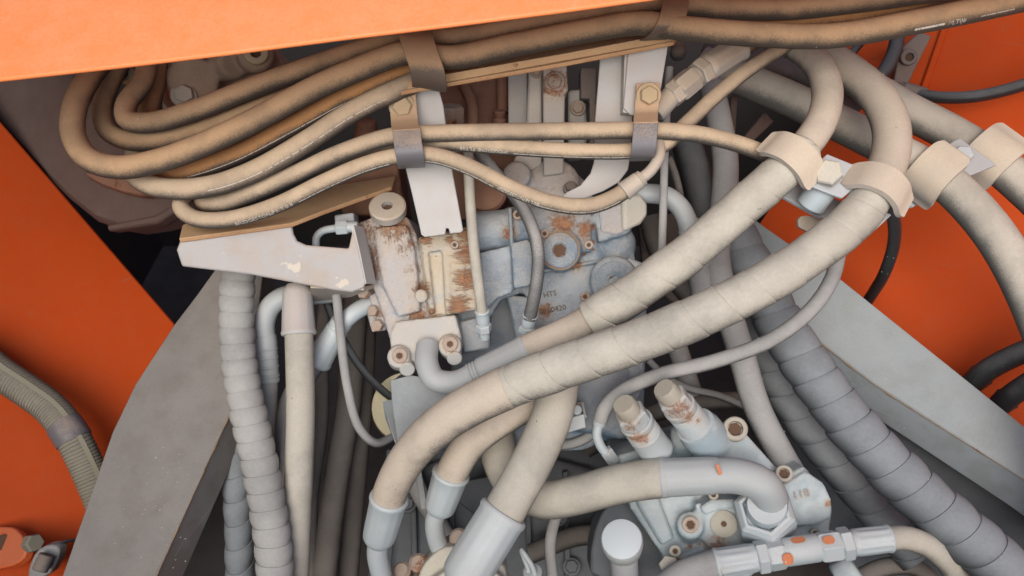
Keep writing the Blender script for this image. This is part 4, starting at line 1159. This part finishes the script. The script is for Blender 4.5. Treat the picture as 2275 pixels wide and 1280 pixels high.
# ------------------------------------------------------------------ hoses and pipes at right of centre
G4 = 'spiral wrapped hoses at lower right'
wrapped('large dark spiral wrapped hose descending to the lower right corner',
    [(1590, 430, 1.09), (1630, 520, 1.06), (1680, 620, 1.03), (1740, 730, 1.0), (1815, 845, .965), (1905, 960, .935), (2005, 1065, .91), (2110, 1160, .885), (2220, 1255, .865), (2310, 1340, .85)],
    102, 'wrap_dark', 58, BULGE2, name='wrapped_hose', group=G4, inner='hose_dark')
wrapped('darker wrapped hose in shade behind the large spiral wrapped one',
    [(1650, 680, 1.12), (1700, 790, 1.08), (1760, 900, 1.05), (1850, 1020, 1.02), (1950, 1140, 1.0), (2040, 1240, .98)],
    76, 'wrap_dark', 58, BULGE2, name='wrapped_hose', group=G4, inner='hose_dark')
hose('hydraulic_hose', 'pale hose running down behind both tape wrapped hoses at right of centre', [(1580, 190, 1.08), (1596, 260, 1.06), (1612, 360, 1.04), (1606, 470, 1.02), (1592, 570, 1.0), (1612, 670, .99), (1645, 780, .985), (1680, 900, .98), (1735, 1010, .985), (1790, 1100, 1.0)], 58, 'hose_grey')
e, pa, r = hose('cable', 'smooth grey cable looping from the right clamp down to a small elbow fitting', [(1905, 470, .95), (1868, 545, .93), (1848, 620, .915), (1800, 690, .905), (1710, 757, .90), (1590, 802, .905), (1470, 832, .91), (1385, 868, .915), (1345, 905, .92), (1333, 935, .925)], 33, 'hose_grey', cat='cable', fittings=True)
ferrule(e, (1342, 910, .921), (1330, 945, .926), 31, 30, 'zinc', n=8, amp=.01, rings=2)
pipe(e, [(1331, 940, .926), (1326, 965, .93), (1335, 992, .935), (1352, 1012, .94)], 21, 'zinc')
nut(e, (1345, 1000, .938), (1365, 1028, .945), 32, 'pipe_grey', 'nut')
hose('cable', 'thin grey cable passing behind the small elbow fitting at centre', [(1335, 945, .99), (1300, 975, .985), (1250, 990, .985), (1200, 985, .99)], 22, 'hose_grey', cat='cable')
ep = thing('elbow_pipe', 'bent bare metal pipe with ringed ferrule at right of the valve block', 'pipe', P(1535, 560, .98))
pipe(ep, [(1395, 432, .99), (1440, 430, .985), (1480, 436, .98), (1512, 462, .98), (1530, 500, .98), (1538, 530, .985)], 44, 'pipe_grey', 'bent_pipe')
ferrule(ep, (1552, 590, .995), (1528, 490, .98), 58, 52, 'pipe_grey', n=12, amp=.015, rings=3)
hose('hydraulic_hose', None, [(1548, 575, .995), (1560, 640, 1.0), (1570, 700, 1.01)], 54, 'hose_grey', parent=ep, part='rubber_tube')
obj('thin_rod', MB().tube(Path([(1487, 150, .945), (1478, 310, .94), (1474, 440, .94), (1470, 585, .945)]), px(9, .94), seg=14), 'hose_grey', None, 'thin straight grey rod standing right of the channel bracket', 'rod')
obj('short_pipe', MB().tube(Path([(1395, 585, .97), (1430, 600, .96), (1470, 618, .96)]), px(13, .96), seg=16), 'zinc', None, 'short bright pipe peeking out above the upper wrapped hose', 'pipe')
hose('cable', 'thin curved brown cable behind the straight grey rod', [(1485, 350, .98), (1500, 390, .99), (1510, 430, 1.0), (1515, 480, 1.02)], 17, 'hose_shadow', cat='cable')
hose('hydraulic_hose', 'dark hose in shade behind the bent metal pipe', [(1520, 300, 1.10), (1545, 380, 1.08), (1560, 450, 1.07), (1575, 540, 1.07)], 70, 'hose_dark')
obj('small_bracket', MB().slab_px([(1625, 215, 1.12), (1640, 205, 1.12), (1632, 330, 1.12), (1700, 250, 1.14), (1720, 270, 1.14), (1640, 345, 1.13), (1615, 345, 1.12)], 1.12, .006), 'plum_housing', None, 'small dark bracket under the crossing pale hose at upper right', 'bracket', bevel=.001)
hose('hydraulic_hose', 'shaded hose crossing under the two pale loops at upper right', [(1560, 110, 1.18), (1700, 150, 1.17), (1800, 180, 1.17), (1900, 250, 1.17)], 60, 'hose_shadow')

# ------------------------------------------------------------------ hoses and pipes at lower left
G5 = 'spiral wrapped hoses at lower left'
wrapped('pale grey scalloped spiral wrapped hose hanging below the sheet bracket', [(535, 560, .965), (527, 640, .95), (526, 720, .938), (532, 810, .925), (550, 910, .91), (575, 1020, .897), (594, 1120, .887), (608, 1220, .877), (614, 1330, .87)],
    72, 'wrap_grey', 37, BULGE, name='wrapped_hose', group=G5, inner='hose_grey', jit=.08)
wrapped('second spiral wrapped hose, half hidden left of the scalloped one at bottom', [(515, 900, .985), (520, 985, .975), (525, 1080, .965), (530, 1180, .96), (533, 1320, .955)],
    54, 'wrap_dark', 50, BULGE, name='wrapped_hose', group=G5, inner='hose_dark', jit=.1)
e, pa, r = hose('hydraulic_hose', 'smooth cream hose with white ferrule hanging straight below the sheet bracket', [(662, 690, .935), (666, 800, .93), (668, 920, .925), (664, 1050, .918), (658, 1180, .912), (652, 1330, .906)], 63, 'hose_pale', fittings=True)
ferrule(e, (664, 745, .932), (660, 632, .942), 74, 66, 'plate_white', n=12, amp=.02, rings=0)
e, pa, r = hose('hydraulic_hose', 'grey hose with ringed ferrule on a bent pipe behind the cream hose', [(596, 820, .972), (594, 880, .972), (588, 960, .975), (590, 1100, .985), (600, 1300, .99)], 44, 'hose_grey', fittings=True)
ferrule(e, (596, 850, .971), (589, 733, .968), 48, 50, 'pipe_grey', n=10, amp=.0, rings=0)
for yy in (772, 792, 812, 832):
    k = (yy - 733) / 117
    obj('ferrule_ring', MB().lathe(P(589 + 7 * k, yy, .9685), P(589.4 + 7 * k, yy + 5, .9688), [(0, px(25, .97)), (.5, px(26, .97)), (1, px(25, .97))], 28), 'pipe_grey', e)
pipe(e, [(588, 745, .968), (588, 715, .967), (602, 680, .966), (635, 658, .968), (690, 655, .975), (740, 650, .985)], 46)
e, pa, r = hose('hydraulic_hose', 'hose with bright slanted ferrule entering the valve from lower left', [(705, 795, .985), (670, 850, .99), (640, 915, 1.0), (630, 1000, 1.01), (640, 1120, 1.02)], 52, 'hose_grey', fittings=True)
ferrule(e, (703, 805, .986), (760, 715, .97), 64, 52, 'zinc', n=12, amp=.02, rings=3)
pipe(e, [(752, 728, .972), (780, 700, .972), (808, 682, .978), (835, 672, .985)], 38, 'zinc')
hose('cable', 'thin grey cable curving down beside the valve to the cream disc', [(735, 560, .96), (748, 660, .955), (758, 760, .952), (772, 860, .955), (795, 945, .965), (832, 984, .985), (885, 965, 1.03)], 20, 'hose_grey', cat='cable', seg=16)
hose('cable', 'thin black cable running slantwise behind the grey cable to the cream disc', [(715, 640, 1.0), (745, 720, 1.0), (800, 815, 1.01), (850, 868, 1.03), (900, 905, 1.05)], 18, 'hose_dark', cat='cable', seg=14)
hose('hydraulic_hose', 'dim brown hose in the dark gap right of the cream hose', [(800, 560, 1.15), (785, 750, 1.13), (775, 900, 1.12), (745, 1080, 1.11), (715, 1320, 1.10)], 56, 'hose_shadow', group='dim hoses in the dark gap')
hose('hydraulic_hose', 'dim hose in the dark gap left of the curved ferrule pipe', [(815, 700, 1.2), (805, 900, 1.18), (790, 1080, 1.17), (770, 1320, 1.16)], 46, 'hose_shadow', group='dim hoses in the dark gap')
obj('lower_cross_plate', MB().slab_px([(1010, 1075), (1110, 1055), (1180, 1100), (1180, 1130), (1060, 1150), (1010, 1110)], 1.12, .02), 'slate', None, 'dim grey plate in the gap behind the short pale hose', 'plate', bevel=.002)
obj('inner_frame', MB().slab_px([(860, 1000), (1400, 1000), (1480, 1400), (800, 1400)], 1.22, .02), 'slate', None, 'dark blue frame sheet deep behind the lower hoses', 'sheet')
ck = thing('curved_casing', 'curved dark casing beside the white capped pin at the bottom', 'casing', P(1360, 1290, 1.0))
obj('casing', MB().slab_px([(1310, 1300), (1315, 1200), (1345, 1125), (1400, 1090), (1460, 1180), (1500, 1300)], .985, .05, 1), 'slate', ck, bevel=.004)

# ------------------------------------------------------------------ parts of the engine seen through the centre gap
bk = thing('valve_stack', 'pale stacked valve posts with a rusty bolt behind the level hoses', 'valve', P(1230, 400, 1.0))
SP4 = [(P(1232, 185, .975), .022), (P(1215, 200, .975), .012)]
surf('post_pale', (.50, .47, .44), (.58, .48, .38), amt=.7, thr=(.1, 1), grain=.9, rust=.06, spots=SP4, bump=.5)
obj('front_post', MB().slab_px([(1206, 130), (1258, 125), (1262, 200), (1255, 210), (1252, 385), (1208, 390)], .98, .04), 'post_pale', bk, bevel=.002)
obj('rear_post', MB().slab_px([(1175, 140), (1204, 135), (1204, 380), (1140, 385), (1142, 350), (1168, 330)], 1.0, .05), 'post_pale', bk, bevel=.003)
bolt(bk, 1232, 182, .979, 34, 12, 'bolt_rust', u=.05)
mb = MB()
mb.slab_px([(1130, 380), (1260, 370), (1300, 400), (1330, 460), (1200, 480), (1130, 440)], 1.0, .08)
mb.cyl(P(1150, 400, 1.0), P(1148, 385, .98), px(32, 1), 20)
mb.cyl(P(1230, 420, 1.01), P(1228, 405, .99), px(60, 1), 24)
obj('base_casting', mb, 'valve_left', bk, remesh=.003)
bolt(bk, 1268, 418, .975, 26, 12, 'dark_cast', u=.6)
rc = thing('rusty_fitting_row', 'row of rusty brown fittings in the shade behind the strip bracket', 'fitting', P(1050, 280, 1.1))
obj('rear_plate', MB().slab_px([(960, 150), (1140, 140), (1150, 480), (980, 490)], 1.10, .03), 'rusty_dark', rc)
mb = MB(); mb.hexa(P(1000, 275, 1.03), P(1000, 235, 1.02), px(32, 1.03)); mb.cyl(P(1000, 350, 1.04), P(1000, 270, 1.03), px(24, 1.03), 18)
obj('rusty_plug', mb, 'bolt_rust', rc, bevel=.001)
mb = MB(); mb.cyl(P(1110, 280, 1.06), P(1110, 246, 1.05), px(14, 1.05), 16); mb.cyl(P(1110, 330, 1.06), P(1110, 265, 1.055), px(17, 1.05), 16)
obj('rusty_stud', mb, 'rusty_dark', rc)
obj('vertical_tube', MB().tube(Path([(1030, 190, 1.07), (1048, 230, 1.06), (1050, 300, 1.05), (1046, 420, 1.04)]), px(13, 1.05), seg=14), 'rusty_dark', rc)
obj('vertical_tube', MB().tube(Path([(1115, 140, 1.08), (1116, 250, 1.07)]), px(13, 1.05), seg=14), 'rusty_dark', rc)
obj('cover_plate', MB().slab_px([(1128, 140), (1172, 138), (1172, 330), (1130, 330)], 1.03, .03), 'flange_grey', rc, bevel=.002)
ls = thing('left_studs', 'dark rusty stud and casting behind the hoses left of the strip bracket', 'casting', P(820, 320, 1.0))
mb = MB(); mb.slab_px([(740, 380), (880, 340), (900, 480), (760, 480)], 1.02, .08); mb.cyl(P(815, 300, 1.0), P(812, 265, .99), px(25, 1), 18); mb.cyl(P(818, 350, 1.0), P(815, 295, 1.0), px(30, 1), 18)
obj('body', mb, 'rusty_dark', ls, remesh=.003)
obj('hanging_stub', MB().cyl(P(832, 222, .93), P(830, 248, .93), px(6, .93), 12), 'bolt_pale', ls)
obj('rear_block', MB().slab_px([(1262, 200), (1300, 196), (1306, 300), (1300, 345), (1262, 350)], 1.02, .04), 'flange_grey', bk, bevel=.004)
bolt(bk, 1284, 240, 1.015, 26, 10, 'bolt_rust', .1, 0)
bolt(bk, 1192, 160, .995, 20, 8, 'bolt_rust', .1, 0)
bolt(bk, 1190, 300, .995, 20, 8, 'bolt_rust', .1, 0)
obj('rear_rail', MB().slab_px([(1290, 150), (1326, 150), (1322, 350), (1310, 350), (1310, 220), (1290, 220)], 1.0, .03), 'dark_cast', None, 'dark narrow rail beside the channel bracket in the shade', 'rail', bevel=.002)
mb = MB(); mb.cyl(P(1508, 120, 1.0), P(1505, 80, 1.0), px(16, 1), 16, .3); mb.ball(P(1506, 118, .995), px(18, 1))
obj('dark_knob', mb, 'dark_cast', None, 'dark rounded stud hanging right of the tray end', 'stud', remesh=.0015)

# ------------------------------------------------------------------ clutter deep in the bay
GD = 'dim hoses and pipes deep in the bay'
deep = [
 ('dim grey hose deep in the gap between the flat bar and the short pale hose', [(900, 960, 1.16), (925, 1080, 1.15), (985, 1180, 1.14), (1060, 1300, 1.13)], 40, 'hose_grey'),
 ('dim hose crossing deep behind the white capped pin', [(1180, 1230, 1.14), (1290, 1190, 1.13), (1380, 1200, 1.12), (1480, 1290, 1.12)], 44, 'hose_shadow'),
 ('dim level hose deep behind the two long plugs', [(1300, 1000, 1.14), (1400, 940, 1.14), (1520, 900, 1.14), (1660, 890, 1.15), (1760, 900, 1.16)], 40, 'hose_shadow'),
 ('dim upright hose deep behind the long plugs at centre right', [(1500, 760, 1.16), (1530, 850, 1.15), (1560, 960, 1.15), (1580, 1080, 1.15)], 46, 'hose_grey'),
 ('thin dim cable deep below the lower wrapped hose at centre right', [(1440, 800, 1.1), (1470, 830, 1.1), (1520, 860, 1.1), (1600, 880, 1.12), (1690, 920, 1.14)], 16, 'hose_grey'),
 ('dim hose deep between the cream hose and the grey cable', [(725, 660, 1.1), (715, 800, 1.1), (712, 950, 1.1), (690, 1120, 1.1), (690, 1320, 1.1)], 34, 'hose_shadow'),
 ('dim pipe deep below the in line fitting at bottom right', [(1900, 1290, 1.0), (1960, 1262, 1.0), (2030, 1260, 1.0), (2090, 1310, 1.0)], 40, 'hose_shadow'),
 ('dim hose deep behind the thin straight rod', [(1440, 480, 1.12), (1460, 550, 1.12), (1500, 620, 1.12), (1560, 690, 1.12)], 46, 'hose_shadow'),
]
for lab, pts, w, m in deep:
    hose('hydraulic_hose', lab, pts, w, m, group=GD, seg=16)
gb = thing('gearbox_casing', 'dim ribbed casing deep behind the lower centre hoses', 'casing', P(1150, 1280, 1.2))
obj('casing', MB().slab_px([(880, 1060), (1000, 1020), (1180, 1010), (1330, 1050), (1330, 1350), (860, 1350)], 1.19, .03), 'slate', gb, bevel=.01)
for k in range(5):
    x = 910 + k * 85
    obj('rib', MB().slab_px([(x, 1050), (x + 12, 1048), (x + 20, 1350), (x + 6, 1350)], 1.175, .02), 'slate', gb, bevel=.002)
for (x, y) in ((905, 1120), (1080, 1180), (1240, 1150), (1270, 1260)):
    bolt(gb, x, y, 1.17, 30, 12, 'slate', .1, 0)
rb = thing('rear_bracket', 'dim bolted bracket deep behind the bent metal pipe', 'bracket', P(1520, 620, 1.2))
obj('plate', MB().slab_px([(1420, 500), (1500, 470), (1590, 520), (1600, 640), (1500, 680), (1430, 620)], 1.2, .02), 'dark_cast', rb, bevel=.004)
for (x, y) in ((1450, 540), (1480, 610), (1560, 560)):
    bolt(rb, x, y, 1.185, 34, 14, 'dark_cast', .1, 0)

# ------------------------------------------------------------------ loose grit lying on the hoses, tray and plates
rg = random.Random(11)
gm = MB()
def crumb(p, r):
    a = [Vector((rg.uniform(.6, 1.3), 0, 0)), Vector((-rg.uniform(.6, 1.3), 0, 0)), Vector((0, rg.uniform(.6, 1.3), 0)), Vector((0, -rg.uniform(.6, 1.3), 0)), Vector((0, 0, rg.uniform(.4, .9))), Vector((0, 0, -.5))]
    gm.add([p + v * r for v in a], [(0, 2, 4), (2, 1, 4), (1, 3, 4), (3, 0, 4), (2, 0, 5), (1, 2, 5), (3, 1, 5), (0, 3, 5)])
for lab, (pa, r) in list(HOSES.items()):
    if lab.startswith('dim'):
        continue
    for _ in range(int(pa.L * 14)):
        q = rg.uniform(0, pa.L)
        p, t, _a, _b = pa.at(q)
        up = Vector((0, 0, 1)) - t * t.z
        if up.length < .3:
            continue
        up.normalize()
        sd = t.cross(up)
        th = rg.gauss(0, .55)
        k = r * (1.03 if 'wrap' in lab else 1.0)
        crumb(p + (up * math.cos(th) + sd * math.sin(th)) * k, rg.uniform(.0004, .0011))
for _ in range(45):
    crumb(pg.at(rg.uniform(250, 420), rg.uniform(960, 1270)), rg.uniform(.0004, .001))
    crumb(pr.at(rg.uniform(1900, 2250), rg.uniform(800, 1000)) if rg.random() < .4 else tp.at(rg.uniform(1000, 1480), rg.uniform(90, 120)), rg.uniform(.0004, .001))
obj('dirt_crumbs', gm, 'saddle', None, 'scattered pale grit lying on the hoses and plates', 'grit', kind='stuff', flat=True)
